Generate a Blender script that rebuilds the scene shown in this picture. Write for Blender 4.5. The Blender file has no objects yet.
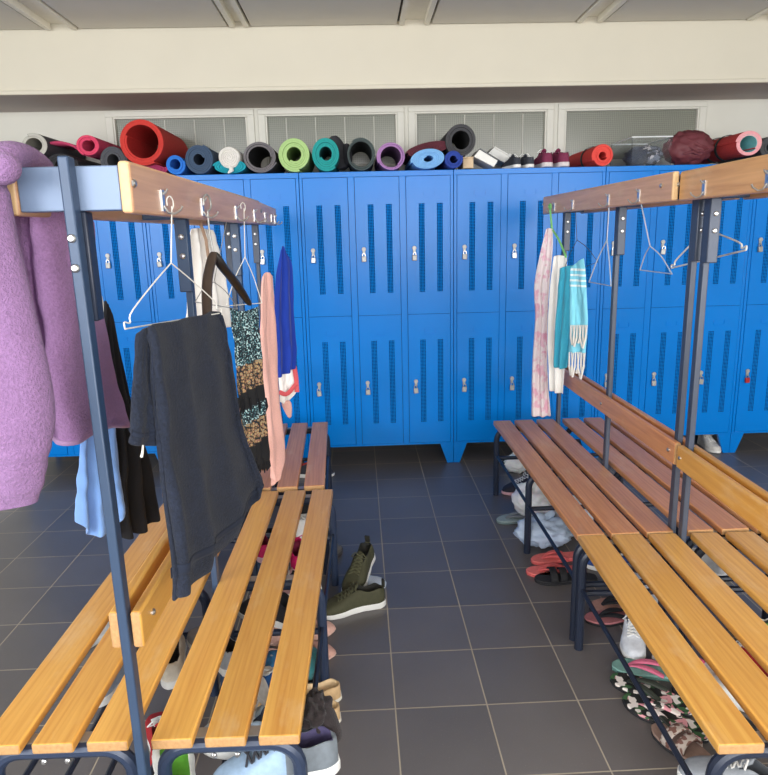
import bpy, math, random
import numpy as np
from mathutils import Vector, Matrix, noise as mnoise
random.seed(7)
PI = math.pi
col = bpy.context.scene.collection

# ---------------------------------------------------------------- camera (fitted to the tile grid and the lockers)
T = .2863
F_PX = 672.3944
PITCH, ROLL, YAW = math.radians(12.8796), math.radians(-1.3654), math.radians(1.9411)
CAMZ = 5.0354 * T
cp, sp, cr, sr, cw, sw = math.cos(PITCH), math.sin(PITCH), math.cos(ROLL), math.sin(ROLL), math.cos(YAW), math.sin(YAW)
M = (np.array([[cr, -sr, 0], [sr, cr, 0], [0, 0, 1]]) @ np.array([[1, 0, 0], [0, cp, -sp], [0, sp, cp]])
     @ np.array([[1, 0, 0], [0, 0, -1], [0, 1, 0.]]) @ np.array([[cw, -sw, 0], [sw, cw, 0], [0, 0, 1]]))
CAM = np.array([0, 0, CAMZ])


def at(u, v, x=None, y=None, z=None):
    """world point seen at pixel (u, v) on the plane x=, y= or z="""
    d = M.T @ np.array([(u - 384) / F_PX, (v - 387.5) / F_PX, 1.])
    k = (x - CAM[0]) / d[0] if x is not None else (y - CAM[1]) / d[1] if y is not None else (z - CAM[2]) / d[2]
    return Vector(CAM + d * k)


cd = bpy.data.cameras.new('camera')
cam = bpy.data.objects.new('camera', cd)
col.objects.link(cam)
cd.sensor_fit = 'HORIZONTAL'
cd.sensor_width = 36
cd.lens = F_PX * 36 / 768
cd.clip_start = .02
R3 = np.stack([M[0], -M[1], -M[2]], axis=1)
mw = Matrix([[*R3[0], CAM[0]], [*R3[1], CAM[1]], [*R3[2], CAM[2]], [0, 0, 0, 1]])
cam.matrix_world = mw
bpy.context.scene.camera = cam


# ---------------------------------------------------------------- materials
def srgb(r, g, b):
    f = lambda c: (c / 255 / 12.92) if c / 255 <= .04045 else ((c / 255 + .055) / 1.055) ** 2.4
    return (f(r), f(g), f(b), 1)


class NT:
    def __init__(s, name):
        s.m = bpy.data.materials.new(name)
        s.m.use_nodes = True
        s.t = s.m.node_tree
        s.b = s.t.nodes['Principled BSDF']

    def n(s, typ, **kw):
        o = s.t.nodes.new(typ)
        for k, v in kw.items():
            if k.startswith('i_'):
                o.inputs[k[2:].replace('_', ' ')].default_value = v
            else:
                setattr(o, k, v)
        return o

    def l(s, a, b):
        s.t.links.new(a, b)

    def set(s, **kw):
        for k, v in kw.items():
            s.b.inputs[k.replace('_', ' ')].default_value = v

    def coords(s, scale=(1, 1, 1), kind='Object', rand=False):
        tc = s.n('ShaderNodeTexCoord')
        mp = s.n('ShaderNodeMapping')
        mp.inputs['Scale'].default_value = scale
        s.l(tc.outputs[kind], mp.inputs['Vector'])
        if rand:
            oi = s.n('ShaderNodeObjectInfo')
            mu = s.n('ShaderNodeMath', operation='MULTIPLY')
            mu.inputs[1].default_value = 37.0
            cb = s.n('ShaderNodeCombineXYZ')
            s.l(oi.outputs['Random'], mu.inputs[0])
            for k in range(3):
                s.l(mu.outputs[0], cb.inputs[k])
            s.l(cb.outputs[0], mp.inputs['Location'])
        return mp.outputs['Vector']

    def ramp(s, fac, stops):
        r = s.n('ShaderNodeValToRGB')
        e = r.color_ramp.elements
        while len(e) < len(stops):
            e.new(.5)
        for k, (p, c) in enumerate(stops):
            e[k].position = p
            e[k].color = c
        s.l(fac, r.inputs['Fac'])
        return r.outputs['Color']

    def noise(s, vec, scale, detail=3, rough=.5, dist=0):
        o = s.n('ShaderNodeTexNoise')
        o.inputs['Scale'].default_value = scale
        o.inputs['Detail'].default_value = detail
        o.inputs['Roughness'].default_value = rough
        o.inputs['Distortion'].default_value = dist
        s.l(vec, o.inputs['Vector'])
        return o.outputs['Fac']

    def mix(s, fac, a, b, mode='MIX'):
        o = s.n('ShaderNodeMix', data_type='RGBA', blend_type=mode)
        for src, idx in ((fac, 0), (a, 6), (b, 7)):
            if hasattr(src, 'links'):
                s.l(src, o.inputs[idx])
            else:
                o.inputs[idx].default_value = src
        return o.outputs[2]

    def bump(s, h, strength=.3, dist=.01):
        o = s.n('ShaderNodeBump')
        o.inputs['Strength'].default_value = strength
        o.inputs['Distance'].default_value = dist
        s.l(h, o.inputs['Height'])
        s.l(o.outputs['Normal'], s.b.inputs['Normal'])


def scale(c, k):
    return (min(1, c[0] * k), min(1, c[1] * k), min(1, c[2] * k), 1)


def plain(name, c, rough=.5, metal=0, var=.12, nscale=25, bump=0, bscale=200, bdist=.002, **kw):
    """one colour with a slight procedural mottling"""
    n = NT(name)
    v = n.coords()
    f = n.noise(v, nscale, 4)
    n.l(n.ramp(f, [(.3, scale(c, 1 - var)), (.7, scale(c, 1 + var))]), n.b.inputs['Base Color'])
    n.set(Roughness=rough, Metallic=metal, **kw)
    if bump:
        n.bump(n.noise(v, bscale, 2), bump, bdist)
    return n.m


def wood(name, light, dark, rough=.42, ends=1.0):
    n = NT(name)
    v = n.coords((1, .045, 1), rand=True)
    f = n.noise(v, 55, 4, .6, .6)
    v2 = n.coords((1, .08, 1), rand=True)
    w = n.n('ShaderNodeTexWave', wave_type='BANDS', bands_direction='X')
    w.inputs['Scale'].default_value = 22
    w.inputs['Distortion'].default_value = 7
    w.inputs['Detail'].default_value = 2
    w.inputs['Detail Scale'].default_value = 1.2
    n.l(v2, w.inputs['Vector'])
    c1 = n.ramp(f, [(.22, dark), (.68, light)])
    c2 = n.mix(.22, c1, n.ramp(w.outputs['Fac'], [(.0, dark), (.55, light)]))
    # worn pale scuffs
    s1 = n.noise(n.coords((1, .35, 1), rand=True), 9, 5, .7)
    sc = n.ramp(s1, [(.55, (0, 0, 0, 1)), (.75, (.42, .42, .42, 1))])
    c3 = n.mix(sc, c2, srgb(232, 205, 160))
    # board to board tone
    oi = n.n('ShaderNodeObjectInfo')
    tone = n.ramp(oi.outputs['Random'], [(0, (.84, .82, .8, 1)), (1, (1.08, 1.08, 1.08, 1))])
    n.l(n.mix(1, c3, tone, 'MULTIPLY'), n.b.inputs['Base Color'])
    n.set(Roughness=rough)
    n.b.inputs['Coat Weight'].default_value = .25
    n.b.inputs['Coat Roughness'].default_value = .3
    n.bump(f, .12, .002)
    return n.m


def terry(name, c, var=.22, rough=.95, sheen=.12, nscale=260, bump=.7, bdist=.004, patch=.1, pscale=9):
    """terry or other soft cloth"""
    n = NT(name)
    v = n.coords()
    f = n.noise(v, nscale, 3, .7)
    g = n.noise(v, pscale, 3)
    a = n.ramp(f, [(.3, scale(c, 1 - var)), (.7, scale(c, 1 + var))])
    b = n.ramp(g, [(.3, scale((1, 1, 1, 1), 1 - patch)), (.7, (1, 1, 1, 1))])
    n.l(n.mix(1, a, b, 'MULTIPLY'), n.b.inputs['Base Color'])
    n.set(Roughness=rough)
    n.b.inputs['Sheen Weight'].default_value = sheen
    n.b.inputs['Sheen Roughness'].default_value = .5
    n.bump(f, bump, bdist)
    return n.m


def blotch(name, base, cols, sc=30, thr=.55, rough=.8, detail=1, kind='Object', soft=.02):
    """base colour with blotches of other colours (printed cloth, floral straps)"""
    n = NT(name)
    v = n.coords(kind=kind)
    cur = None
    for k, c in enumerate(cols):
        mp = n.n('ShaderNodeMapping')
        mp.inputs['Location'].default_value = (3.1 * k + 1, 5.7 * k, 2.3 * k)
        n.l(v, mp.inputs['Vector'])
        f = n.noise(mp.outputs['Vector'], sc * (1 + .15 * k), detail)
        r = n.ramp(f, [(thr, (0, 0, 0, 1)), (min(1, thr + soft), (1, 1, 1, 1))])
        cur = n.mix(r, base if cur is None else cur, c)
    n.l(cur, n.b.inputs['Base Color'])
    n.set(Roughness=rough)
    n.bump(n.noise(v, 300, 2), .2, .001)
    return n.m


MAT = {}
MAT['wood'] = wood('honey_wood', srgb(230, 176, 88), srgb(203, 138, 58))
MAT['wood_far_lighting'] = wood('honey_wood_far_lighting', srgb(226, 160, 106), srgb(190, 122, 74))  # honey wood again; redder, dimmer light on the far benches put into the colour
MAT['wood_rail'] = wood('rail_wood', srgb(220, 174, 136), srgb(180, 130, 96))
MAT['wood_end'] = plain('wood_end_grain', srgb(180, 138, 92), .7, var=.15, nscale=120)
MAT['rail_end'] = plain('rail_end_grain', srgb(218, 182, 134), .6, var=.08, nscale=80)
MAT['steel_blue'] = plain('navy_painted_steel', srgb(44, 56, 80), .38, .1, var=.05)
MAT['steel_grey'] = plain('slate_painted_steel', srgb(70, 78, 94), .4, .2, var=.05)
MAT['steel_dark'] = plain('dark_painted_steel', srgb(34, 42, 60), .4, .1, var=.05)
MAT['zinc'] = plain('zinc', srgb(205, 205, 205), .28, 1, var=.05)
MAT['zinc_dull'] = plain('dull_zinc', srgb(175, 175, 172), .5, .6, var=.08)
MAT['brass'] = plain('brass', srgb(205, 175, 110), .3, .9, var=.08)
MAT['locker'] = plain('locker_blue', srgb(0, 122, 214), .26, 0, var=.03, nscale=3, bump=.04, bscale=120, bdist=.001)
_b = MAT['locker'].node_tree.nodes['Principled BSDF']
_b.inputs['Coat Weight'].default_value = .0
_b.inputs['Specular IOR Level'].default_value = .25
_b.inputs['Coat Roughness'].default_value = .3
MAT['locker_in'] = plain('locker_gap_dark', srgb(10, 35, 80), .6, var=.03)
MAT['plaster'] = plain('cream_plaster', srgb(206, 200, 184), .75, var=.015, nscale=4, bump=.05, bscale=60)
MAT['wall_white'] = plain('pale_wall_paint', srgb(212, 210, 200), .7, var=.02, nscale=4)
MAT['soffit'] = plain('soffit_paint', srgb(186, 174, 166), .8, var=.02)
MAT['ceil_panel'] = plain('ceiling_panel_paint', srgb(212, 208, 198), .75, var=.02, nscale=6)
MAT['ceil_cream'] = plain('ceiling_cream', srgb(234, 230, 216), .75, var=.02)
MAT['slot'] = plain('ceiling_slot', srgb(62, 58, 52), .8)
MAT['frame_white'] = plain('window_frame_paint', srgb(214, 212, 202), .5, var=.02)
MAT['black_rubber'] = plain('black_rubber', srgb(28, 28, 30), .6)
MAT['black_plastic'] = plain('black_plastic', srgb(24, 24, 27), .3)


# perforated strip on the locker doors (rows of round holes, from UVs)
def perf():
    n = NT('locker_perforation')
    tc = n.n('ShaderNodeTexCoord')
    fr = n.n('ShaderNodeVectorMath', operation='FRACTION')
    n.l(tc.outputs['UV'], fr.inputs[0])
    di = n.n('ShaderNodeVectorMath', operation='DISTANCE')
    n.l(fr.outputs[0], di.inputs[0])
    di.inputs[1].default_value = (.5, .5, 0)
    n.l(n.ramp(di.outputs['Value'], [(.34, srgb(6, 14, 60)), (.40, srgb(0, 122, 212))]), n.b.inputs['Base Color'])
    n.set(Roughness=.8)
    n.b.inputs['Specular IOR Level'].default_value = .1
    return n.m


MAT['perf'] = perf()


def tiles():
    n = NT('floor_tile')
    tc = n.n('ShaderNodeTexCoord')
    mp = n.n('ShaderNodeMapping')
    mp.inputs['Location'].default_value = (-.0732928 + T * 100, -4.39156 + T * 100, 0)   # grid phase measured from the photo
    n.l(tc.outputs['Object'], mp.inputs['Vector'])
    br = n.n('ShaderNodeTexBrick')
    br.offset = 0
    br.inputs['Scale'].default_value = 1 / T
    br.inputs['Mortar Size'].default_value = .0085
    br.inputs['Mortar Smooth'].default_value = .2
    br.inputs['Brick Width'].default_value = 1
    br.inputs['Row Height'].default_value = 1
    br.inputs['Bias'].default_value = 0
    br.inputs['Color1'].default_value = srgb(97, 94, 95)
    br.inputs['Color2'].default_value = srgb(107, 103, 103)
    br.inputs['Mortar'].default_value = srgb(168, 158, 142)
    n.l(mp.outputs['Vector'], br.inputs['Vector'])
    sp_ = n.noise(tc.outputs['Object'], 240, 2)
    fleck = n.ramp(sp_, [(.66, (0, 0, 0, 1)), (.74, (.25, .25, .25, 1))])
    cl = n.noise(tc.outputs['Object'], 2.2, 4)
    c = n.mix(fleck, br.outputs['Color'], srgb(170, 165, 160))
    c = n.mix(1, c, n.ramp(cl, [(.3, (.88, .87, .86, 1)), (.7, (1.05, 1.04, 1.03, 1))]), 'MULTIPLY')
    n.l(c, n.b.inputs['Base Color'])
    rr = n.n('ShaderNodeMapRange')
    n.l(br.outputs['Fac'], rr.inputs['Value'])
    rr.inputs['To Min'].default_value = .36
    rr.inputs['To Max'].default_value = .8
    n.l(rr.outputs['Result'], n.b.inputs['Roughness'])
    inv = n.n('ShaderNodeMath', operation='SUBTRACT')
    inv.inputs[0].default_value = 1
    n.l(br.outputs['Fac'], inv.inputs[1])
    n.bump(inv.outputs[0], .4, .003)
    return n.m


MAT['tile'] = tiles()


def wired_glass(name, base, lines):
    n = NT(name)
    tc = n.n('ShaderNodeTexCoord')
    mp = n.n('ShaderNodeMapping')
    n.l(tc.outputs['Object'], mp.inputs['Vector'])
    br = n.n('ShaderNodeTexBrick')
    br.offset = 0
    br.inputs['Scale'].default_value = 1
    br.inputs['Brick Width'].default_value = .0125
    br.inputs['Row Height'].default_value = .0125
    br.inputs['Mortar Size'].default_value = .0012
    br.inputs['Mortar Smooth'].default_value = .3
    br.inputs['Color1'].default_value = base
    br.inputs['Color2'].default_value = base
    br.inputs['Mortar'].default_value = lines
    rot = n.n('ShaderNodeVectorRotate', rotation_type='X_AXIS')
    rot.inputs['Angle'].default_value = PI / 2
    n.l(mp.outputs['Vector'], rot.inputs['Vector'])
    n.l(rot.outputs['Vector'], br.inputs['Vector'])
    n.l(br.outputs['Color'], n.b.inputs['Base Color'])
    n.set(Roughness=.22)
    n.b.inputs['Specular IOR Level'].default_value = .7
    n.bump(n.noise(tc.outputs['Object'], 90, 2), .1, .002)
    return n.m


MAT['pane'] = wired_glass('wired_glass', srgb(112, 114, 104), srgb(140, 142, 130))


# ---------------------------------------------------------------- mesh builder
class MB:
    def __init__(s):
        s.v, s.f, s.mi, s.uv = [], [], [], {}

    def add(s, verts, faces, mi=0):
        k = len(s.v)
        s.v += [Vector(p) for p in verts]
        for f in faces:
            s.f.append([i + k for i in f])
            s.mi.append(mi)
        return s

    def box(s, a, b, mi=0, mis=None):
        """axis aligned box from corner a to corner b; mis: material per face (-z,+z,-y,+y,-x,+x)"""
        (x0, y0, z0), (x1, y1, z1) = a, b
        V = [(x0, y0, z0), (x1, y0, z0), (x1, y1, z0), (x0, y1, z0), (x0, y0, z1), (x1, y0, z1), (x1, y1, z1), (x0, y1, z1)]
        Fs = [(3, 2, 1, 0), (4, 5, 6, 7), (0, 1, 5, 4), (2, 3, 7, 6), (3, 0, 4, 7), (1, 2, 6, 5)]
        k = len(s.v)
        s.v += [Vector(p) for p in V]
        for j, f in enumerate(Fs):
            s.f.append([i + k for i in f])
            s.mi.append(mis[j] if mis else mi)
        return s

    def loft(s, rings, mi=0, cap=True, closed=True):
        k = len(s.v)
        m = len(rings[0])
        for r in rings:
            s.v += [Vector(p) for p in r]
        for i in range(len(rings) - 1):
            for j in range(m if closed else m - 1):
                a, b = k + i * m + j, k + i * m + (j + 1) % m
                s.f.append([a, b, b + m, a + m])
                s.mi.append(mi)
        if cap and closed:
            s.f.append([k + j for j in range(m)][::-1])
            s.mi.append(mi)
            s.f.append([k + (len(rings) - 1) * m + j for j in range(m)])
            s.mi.append(mi)
        return s

    def tube(s, pts, r, n=8, mi=0, cap=True, flat=None, up=None):
        pts = [Vector(p) for p in pts]
        rs = r if isinstance(r, (list, tuple)) else [r] * len(pts)
        rings = []
        prev = None
        for i, p in enumerate(pts):
            d = (pts[min(i + 1, len(pts) - 1)] - pts[max(i - 1, 0)]).normalized()
            if prev is None:
                a = Vector(up) if up else (Vector((0, 0, 1)) if abs(d.z) < .9 else Vector((1, 0, 0)))
            else:
                a = prev
            a = (a - d * a.dot(d)).normalized()
            prev = a
            b = d.cross(a)
            fa, fb = flat if flat else (1, 1)
            rings.append([p + (a * math.cos(2 * PI * j / n) * fa + b * math.sin(2 * PI * j / n) * fb) * rs[i] for j in range(n)])
        return s.loft(rings, mi, cap)

    def cyl(s, a, b, r, n=12, mi=0):
        return s.tube([a, b], r, n, mi)

    def lathe(s, prof, n=20, c=(0, 0, 0), mi=0):
        rings = [[Vector((c[0] + r * math.cos(2 * PI * j / n), c[1] + r * math.sin(2 * PI * j / n), c[2] + z)) for j in range(n)] for r, z in prof]
        return s.loft(rings, mi)

    def grid(s, P, mi=0):
        m, n = len(P), len(P[0])
        k = len(s.v)
        for r in P:
            s.v += [Vector(p) for p in r]
        for i in range(m - 1):
            for j in range(n - 1):
                a = k + i * n + j
                s.f.append([a, a + 1, a + n + 1, a + n])
                s.mi.append(mi)
        return s

    def build(s, name, mats, parent=None, base=None, bevel=0, sub=0, solid=0, sharp=35, seg=2, tf=None, solid_off=0):
        """link as ONE mesh object. With a parent the vertices are read in the parent's frame, except that a parent in ORG
        stores a world origin which is subtracted; without one the origin goes to the middle of the base."""
        vs = s.v
        if tf is not None:
            vs = [tf @ v for v in vs]
        if parent is not None and parent in ORG:
            vs = [v - ORG[parent] for v in vs]
        loc = Vector((0, 0, 0))
        if parent is None and base is not False:
            if base is None:
                xs, ys, zs = [v.x for v in vs], [v.y for v in vs], [v.z for v in vs]
                base = Vector(((min(xs) + max(xs)) / 2, (min(ys) + max(ys)) / 2, min(zs)))
            loc = Vector(base)
            vs = [v - loc for v in vs]
        me = bpy.data.meshes.new(name)
        me.from_pydata([tuple(v) for v in vs], [], s.f)
        for m in (mats if isinstance(mats, (list, tuple)) else [mats]):
            me.materials.append(m)
        me.polygons.foreach_set('material_index', s.mi)
        me.polygons.foreach_set('use_smooth', [True] * len(me.polygons))
        if s.uv:
            lay = me.uv_layers.new(name='UVMap')
            for pi, p in enumerate(me.polygons):
                q = s.uv.get(pi)
                if q:
                    for li, uv in zip(p.loop_indices, q):
                        lay.data[li].uv = uv
        me.update()
        if sharp is not None:
            me.set_sharp_from_angle(angle=math.radians(sharp))
        o = bpy.data.objects.new(name, me)
        o.location = loc
        if parent is not None:
            o.parent = parent
            if parent in ORG:
                ORG[o] = ORG[parent]
        col.objects.link(o)
        if bevel:
            b = o.modifiers.new('bevel', 'BEVEL')
            b.width = bevel
            b.segments = seg
            b.limit_method = 'ANGLE'
            b.angle_limit = math.radians(40)
        if solid:
            q = o.modifiers.new('solidify', 'SOLIDIFY')
            q.thickness = solid
            q.offset = solid_off
        if sub:
            q = o.modifiers.new('subsurf', 'SUBSURF')
            q.levels = q.render_levels = sub
        return o


ORG = {}


def thing(name, label, cat, loc=(0, 0, 0), rz=0, group=None, world=False):
    o = bpy.data.objects.new(name, None)
    col.objects.link(o)
    o.location = loc
    o.rotation_euler = (0, 0, rz)
    o.empty_display_size = .05
    tag(o, label, cat, group)
    if world:
        ORG[o] = Vector(loc)
    return o


def tag(o, label, cat, group=None):
    o['label'] = label
    o['category'] = cat
    if group:
        o['group'] = group
    return o


def struct(o):
    o['kind'] = 'structure'
    return o


def dup_children(src, dst):
    for ch in list(src.children):
        c = ch.copy()
        col.objects.link(c)
        c.parent = dst
        dup_children(ch, c)


def dup(src, label, loc, rot=None, group=None):
    c = src.copy()
    col.objects.link(c)
    c.location = loc
    if rot is not None:
        c.rotation_euler = rot
    c['label'] = label
    if group:
        c['group'] = group
    dup_children(src, c)
    return c


# ---------------------------------------------------------------- the setting
YL = 4.077            # plane of the locker doors
YW = 4.6              # back wall
ZC = 2.60
XW0, XW1, YB = -4.4, 4.6, -2.6
struct(MB().box((XW0, YB, -.1), (XW1, YW + .2, 0)).build('floor', MAT['tile'], base=False))
struct(MB().box((XW0 - .15, YB, 0), (XW0, YW + .2, ZC + .2)).build('wall_left', MAT['wall_white'], base=False))
struct(MB().box((XW1, YB, 0), (XW1 + .15, YW + .2, ZC + .2)).build('wall_right', MAT['wall_white'], base=False))

# low wall, piers and lintel of the window front behind the viewer
wf = MB()
wf.box((XW0, YB - .15, 0), (XW1, YB, .95))
wf.box((XW0, YB - .15, 2.4), (XW1, YB, ZC + .2))
for xx in (XW0, -1.5, 1.5, XW1 - .3):
    wf.box((xx, YB - .15, .95), (xx + .3, YB, 2.4))
struct(wf.build('wall_front', MAT['wall_white'], base=False))

# back wall with four window openings, the bulkhead above it
wins = [(-1.524, -.678), (-.563, .282), (.398, 1.254), (1.372, 2.259)]
WZ0, WZ1 = 1.87, 2.2
wb = MB()
wb.box((XW0, YW, 0), (XW1, YW + .15, WZ0))
wb.box((XW0, YW, WZ1), (XW1, YW + .15, ZC + .2))
xs = [XW0] + [x for w in wins for x in w] + [XW1]
for k in range(0, len(xs), 2):
    wb.box((xs[k], YW, WZ0), (xs[k + 1], YW + .15, WZ1))
struct(wb.build('wall_back', MAT['wall_white'], base=False))
bk = MB()
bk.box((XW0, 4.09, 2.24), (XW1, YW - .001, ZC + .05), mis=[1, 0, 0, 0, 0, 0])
bk.box((XW0, 4.075, 2.24), (XW1, 4.0899, 2.262))
struct(bk.build('wall_bulkhead', [MAT['plaster'], MAT['soffit']], base=False, bevel=.004))

for k, (x0, x1) in enumerate(wins):
    fr = MB()
    d0, d1 = YW - .012, YW + .05
    w = .026
    e = .045
    # architrave on the wall face, then the sash frame inside it
    for (a0, a1, z0, z1, f0, f1) in ((x0 - e, x1 + e, WZ1, WZ1 + e * .7, d0, YW), (x0 - e, x0, WZ0 - e, WZ1, d0, YW), (x1, x1 + e, WZ0 - e, WZ1, d0, YW),
                                     (x0, x1, WZ0 - e, WZ0, d0 - .02, YW),
                                     (x0, x1, WZ1 - .012, WZ1, d0 + .004, d1), (x0, x0 + .012, WZ0, WZ1 - .012, d0 + .004, d1),
                                     (x1 - .012, x1, WZ0, WZ1 - .012, d0 + .004, d1), (x0 + .012, x1 - .012, WZ0, WZ0 + .015, d0 + .004, d1)):
        fr.box((a0, f0, z0), (a1, f1, z1))
    f = struct(fr.build('window_%d' % (k + 1), MAT['frame_white'], base=False, bevel=.003))
    pn = MB().box((x0 + .012, YW + .018, WZ0 + .015), (x1 - .012, YW + .026, WZ1 - .012))
    pn.build('pane', MAT['pane'], f)
    # thin pale wires across the glass
    if k < 3:
        wr = MB()
        nw = 4
        for j in range(nw):
            xx = x0 + (x1 - x0) * (j + .7) / (nw + .5)
            wr.box((xx - .0018, YW + .012, WZ0 + .015), (xx + .0018, YW + .0175, WZ1 - .02))
        wr.build('wire', MAT['frame_white'], f)

# ceiling: cream slab, lowered grey panels with slotted edge strips
struct(MB().box((XW0, YB, ZC + .0), (XW1, YW + .2, ZC + .12)).build('ceiling', MAT['ceil_cream'], base=False))
for j, xc in enumerate((-3.05, -2.07, -1.075, -.145, .85, 1.82, 2.8)):
    w = .4
    pm = MB()
    pm.box((xc - w, YB + .3, ZC - .03), (xc + w, 4.07, ZC - .0005))
    for sx in (-1, 1):
        a = xc + sx * w
        # dark slot, then a small raised strip
        pm.box((min(a, a + sx * .014), YB + .3, ZC - .012), (max(a, a + sx * .014), 4.07, ZC - .0005), 1)
        pm.box((min(a + sx * .014, a + sx * .04), YB + .3, ZC - .036), (max(a + sx * .014, a + sx * .04), 4.07, ZC - .0005), 2)
    struct(pm.build('ceiling_panel.%03d' % j if j else 'ceiling_panel', [MAT['ceil_panel'], MAT['slot'], MAT['ceil_cream']], base=False))

# ---------------------------------------------------------------- lockers
BW = .9
LX0 = -.3266
LH, LB, LD = 1.796, .13, .46
DW, ST = .262, .019


def make_locker(label, loc):
    t = thing('locker_unit', label, 'locker', loc, group='blue locker units along the wall')
    c = MB()
    c.box((0, .014, LB), (BW, LD, LH), mis=[0, 0, 1, 0, 0, 0])
    c.build('carcass', [MAT['locker'], MAT['locker_in']], t)
    fr = MB()
    e = .0015
    fr.box((e, 0, LH - .03), (BW - e, .014, LH))
    fr.box((e, 0, LB), (BW - e, .014, LB + .012))
    xs_ = [(e, ST)] + [(ST + DW + k * (DW + 2 * ST), ST + DW + k * (DW + 2 * ST) + 2 * ST) for k in range(2)] + [(BW - ST, BW - e)]
    for a, b in xs_:
        fr.box((a, 0, LB + .012), (b, .014, LH - .03))
    fr.build('front_frame', MAT['locker'], t, bevel=.0015)
    for sx in (0, 1):
        f = MB()
        X = lambda q: q if sx == 0 else BW - q
        prof = [(X(.001), LB), (X(.086), LB), (X(.04), 0), (X(.001), 0)]
        if sx:
            prof = prof[::-1]
        f.loft([[(x, .002, z) for x, z in prof], [(x, .03, z) for x, z in prof]])
        f.build('foot', MAT['locker'], t, bevel=.002)
        MB().box((min(X(.001), X(.03)), LD - .03, 0), (max(X(.001), X(.03)), LD, LB)).build('rear_foot', MAT['locker'], t, bevel=.002)
    zm = .960
    g = .0022
    for k in range(3):
        dx0 = ST + k * (DW + 2 * ST) + g
        dx1 = dx0 + DW - 2 * g
        for (z0, z1) in ((zm + g / 2, LH - .03 - g), (LB + .012 + g, zm - g / 2)):
            d = MB()
            d.box((dx0, -.001, z0), (dx1, .013, z1))
            # perforated strips, a hair proud of the door skin
            H = z1 - z0
            for fx in (.275, .685):
                a, b = dx0 + (DW) * fx, dx0 + DW * (fx + .135)
                za, zb_ = z0 + H * .165, z0 + H * .81
                kf = len(d.f)
                d.add([(a, -.0013, za), (b, -.0013, za), (b, -.0013, zb_), (a, -.0013, zb_)], [(0, 1, 2, 3)], 1)
                nr = round((zb_ - za) / ((b - a) / 4))
                d.uv[kf] = [(0, 0), (4, 0), (4, nr), (0, nr)]
            do = d.build('door', [MAT['locker'], MAT['perf']], t)
            # pressed card holder: a shallow U
            ch = MB()
            cx_, cz_ = (dx0 + dx1) / 2 + .005, z1 - H * .125
            ch.box((cx_ - .034, -.0045, cz_ - .012), (cx_ - .0315, -.001, cz_ + .014))
            ch.box((cx_ + .0315, -.0045, cz_ - .012), (cx_ + .034, -.001, cz_ + .014))
            ch.box((cx_ - .026, -.0045, cz_ - .018), (cx_ + .026, -.001, cz_ - .0155))
            ch.build('card_holder', MAT['locker'], do)
            # turn latch
            la = MB()
            lx, lz = dx0 + .043, z0 + H * .475
            la.cyl((lx, -.001, lz + .012), (lx, -.012, lz + .012), .0125, 14)
            la.box((lx - .008, -.008, lz - .02), (lx + .008, -.001, lz + .01))
            la.cyl((lx, -.006, lz - .012), (lx, -.016, lz - .012), .0045, 8)
            la.build('latch', MAT['zinc_dull'], do, bevel=.001)
    return t


topped = ['blue locker unit under the end of the purple robe and grey rolled mat',
          'blue locker unit topped by the fat red mat and white towel roll',
          'blue locker unit topped by the light green, teal and purple rolled mats',
          'blue locker unit topped by the big black mat and magenta shoes',
          'blue locker unit topped by the clear box and maroon bag',
          'blue locker unit cut by the picture edge, under the last dark grey mat']
L0 = make_locker(topped[0], (LX0 - 2 * BW, YL, 0))
for k in range(1, 6):
    dup(L0, topped[k], (LX0 + (k - 2) * BW, YL, 0))

# padlocks on the latches
def make_padlock(label, loc):
    t = thing('padlock', label, 'padlock', loc, group='padlocks on the locker doors')
    MB().box((-.0135, -.008, 0), (.0135, .006, .033)).build('lock_body', MAT['brass'], t, bevel=.003)
    pts = [(-.008, -.001, .032), (-.008, -.001, .042)] + [(-.008 * math.cos(a), -.001, .042 + .008 * math.sin(a)) for a in (PI / 4, PI / 2, 3 * PI / 4)] + [(.008, -.001, .042), (.008, -.001, .028)]
    MB().tube(pts, .0024, 6).build('shackle', MAT['zinc'], t)
    return t


col_names = {-1: 'behind the wire hanger beside the post', 0: 'below the small bright blue mat', 1: 'below the folded teal mat', 2: 'below the curled grey and black mat',
             3: 'below the teal green mat', 4: 'below the dark green mat', 5: 'below the light blue mat', 6: 'below the tilted white box',
             7: 'below the black and white sneakers', 8: 'below the red strapped mat', 9: 'below the clear plastic box',
             10: 'below the maroon bag', 11: 'below the pink and aqua mat', 12: 'at the edge of the picture'}
P0 = None
for c in range(-1, 13):
    ux = LX0 - BW + (c // 3) * BW + ST + (c % 3) * (DW + 2 * ST)
    for up in (1, 0):
        z0, z1 = ((.9622, LH - .0322) if up else (LB + .0142, .9589))
        lx, lz = ux + .0022 + .043, z0 + (z1 - z0) * .475
        lab = '%s padlock on the %s door of the column %s' % ('brass' if c != 12 or up else 'red bodied', 'upper' if up else 'lower', col_names[c])
        loc = (lx, YL - .014, lz - .012 - .05)
        if P0 is None:
            P0 = make_padlock(lab, loc)
            pk = P0
        else:
            pk = dup(P0, lab, loc, (0, random.uniform(-.12, .12), random.uniform(-.25, .25)))
        body = [o for o in pk.children if o.name.startswith('lock_body')][0]
        kind = random.choice(['brass', 'zinc', 'zinc_dull', 'brass'])
        if c == 12 and not up:
            kind = 'red_enamel'
            MAT['red_enamel'] = plain('red_enamel', srgb(170, 40, 40), .35)
        if kind != 'brass':
            body.material_slots[0].link = 'OBJECT'
            body.material_slots[0].material = MAT[kind]
            pk['label'] = pk['label'].replace('brass', 'silver')

# ---------------------------------------------------------------- benches with coat rails


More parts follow.
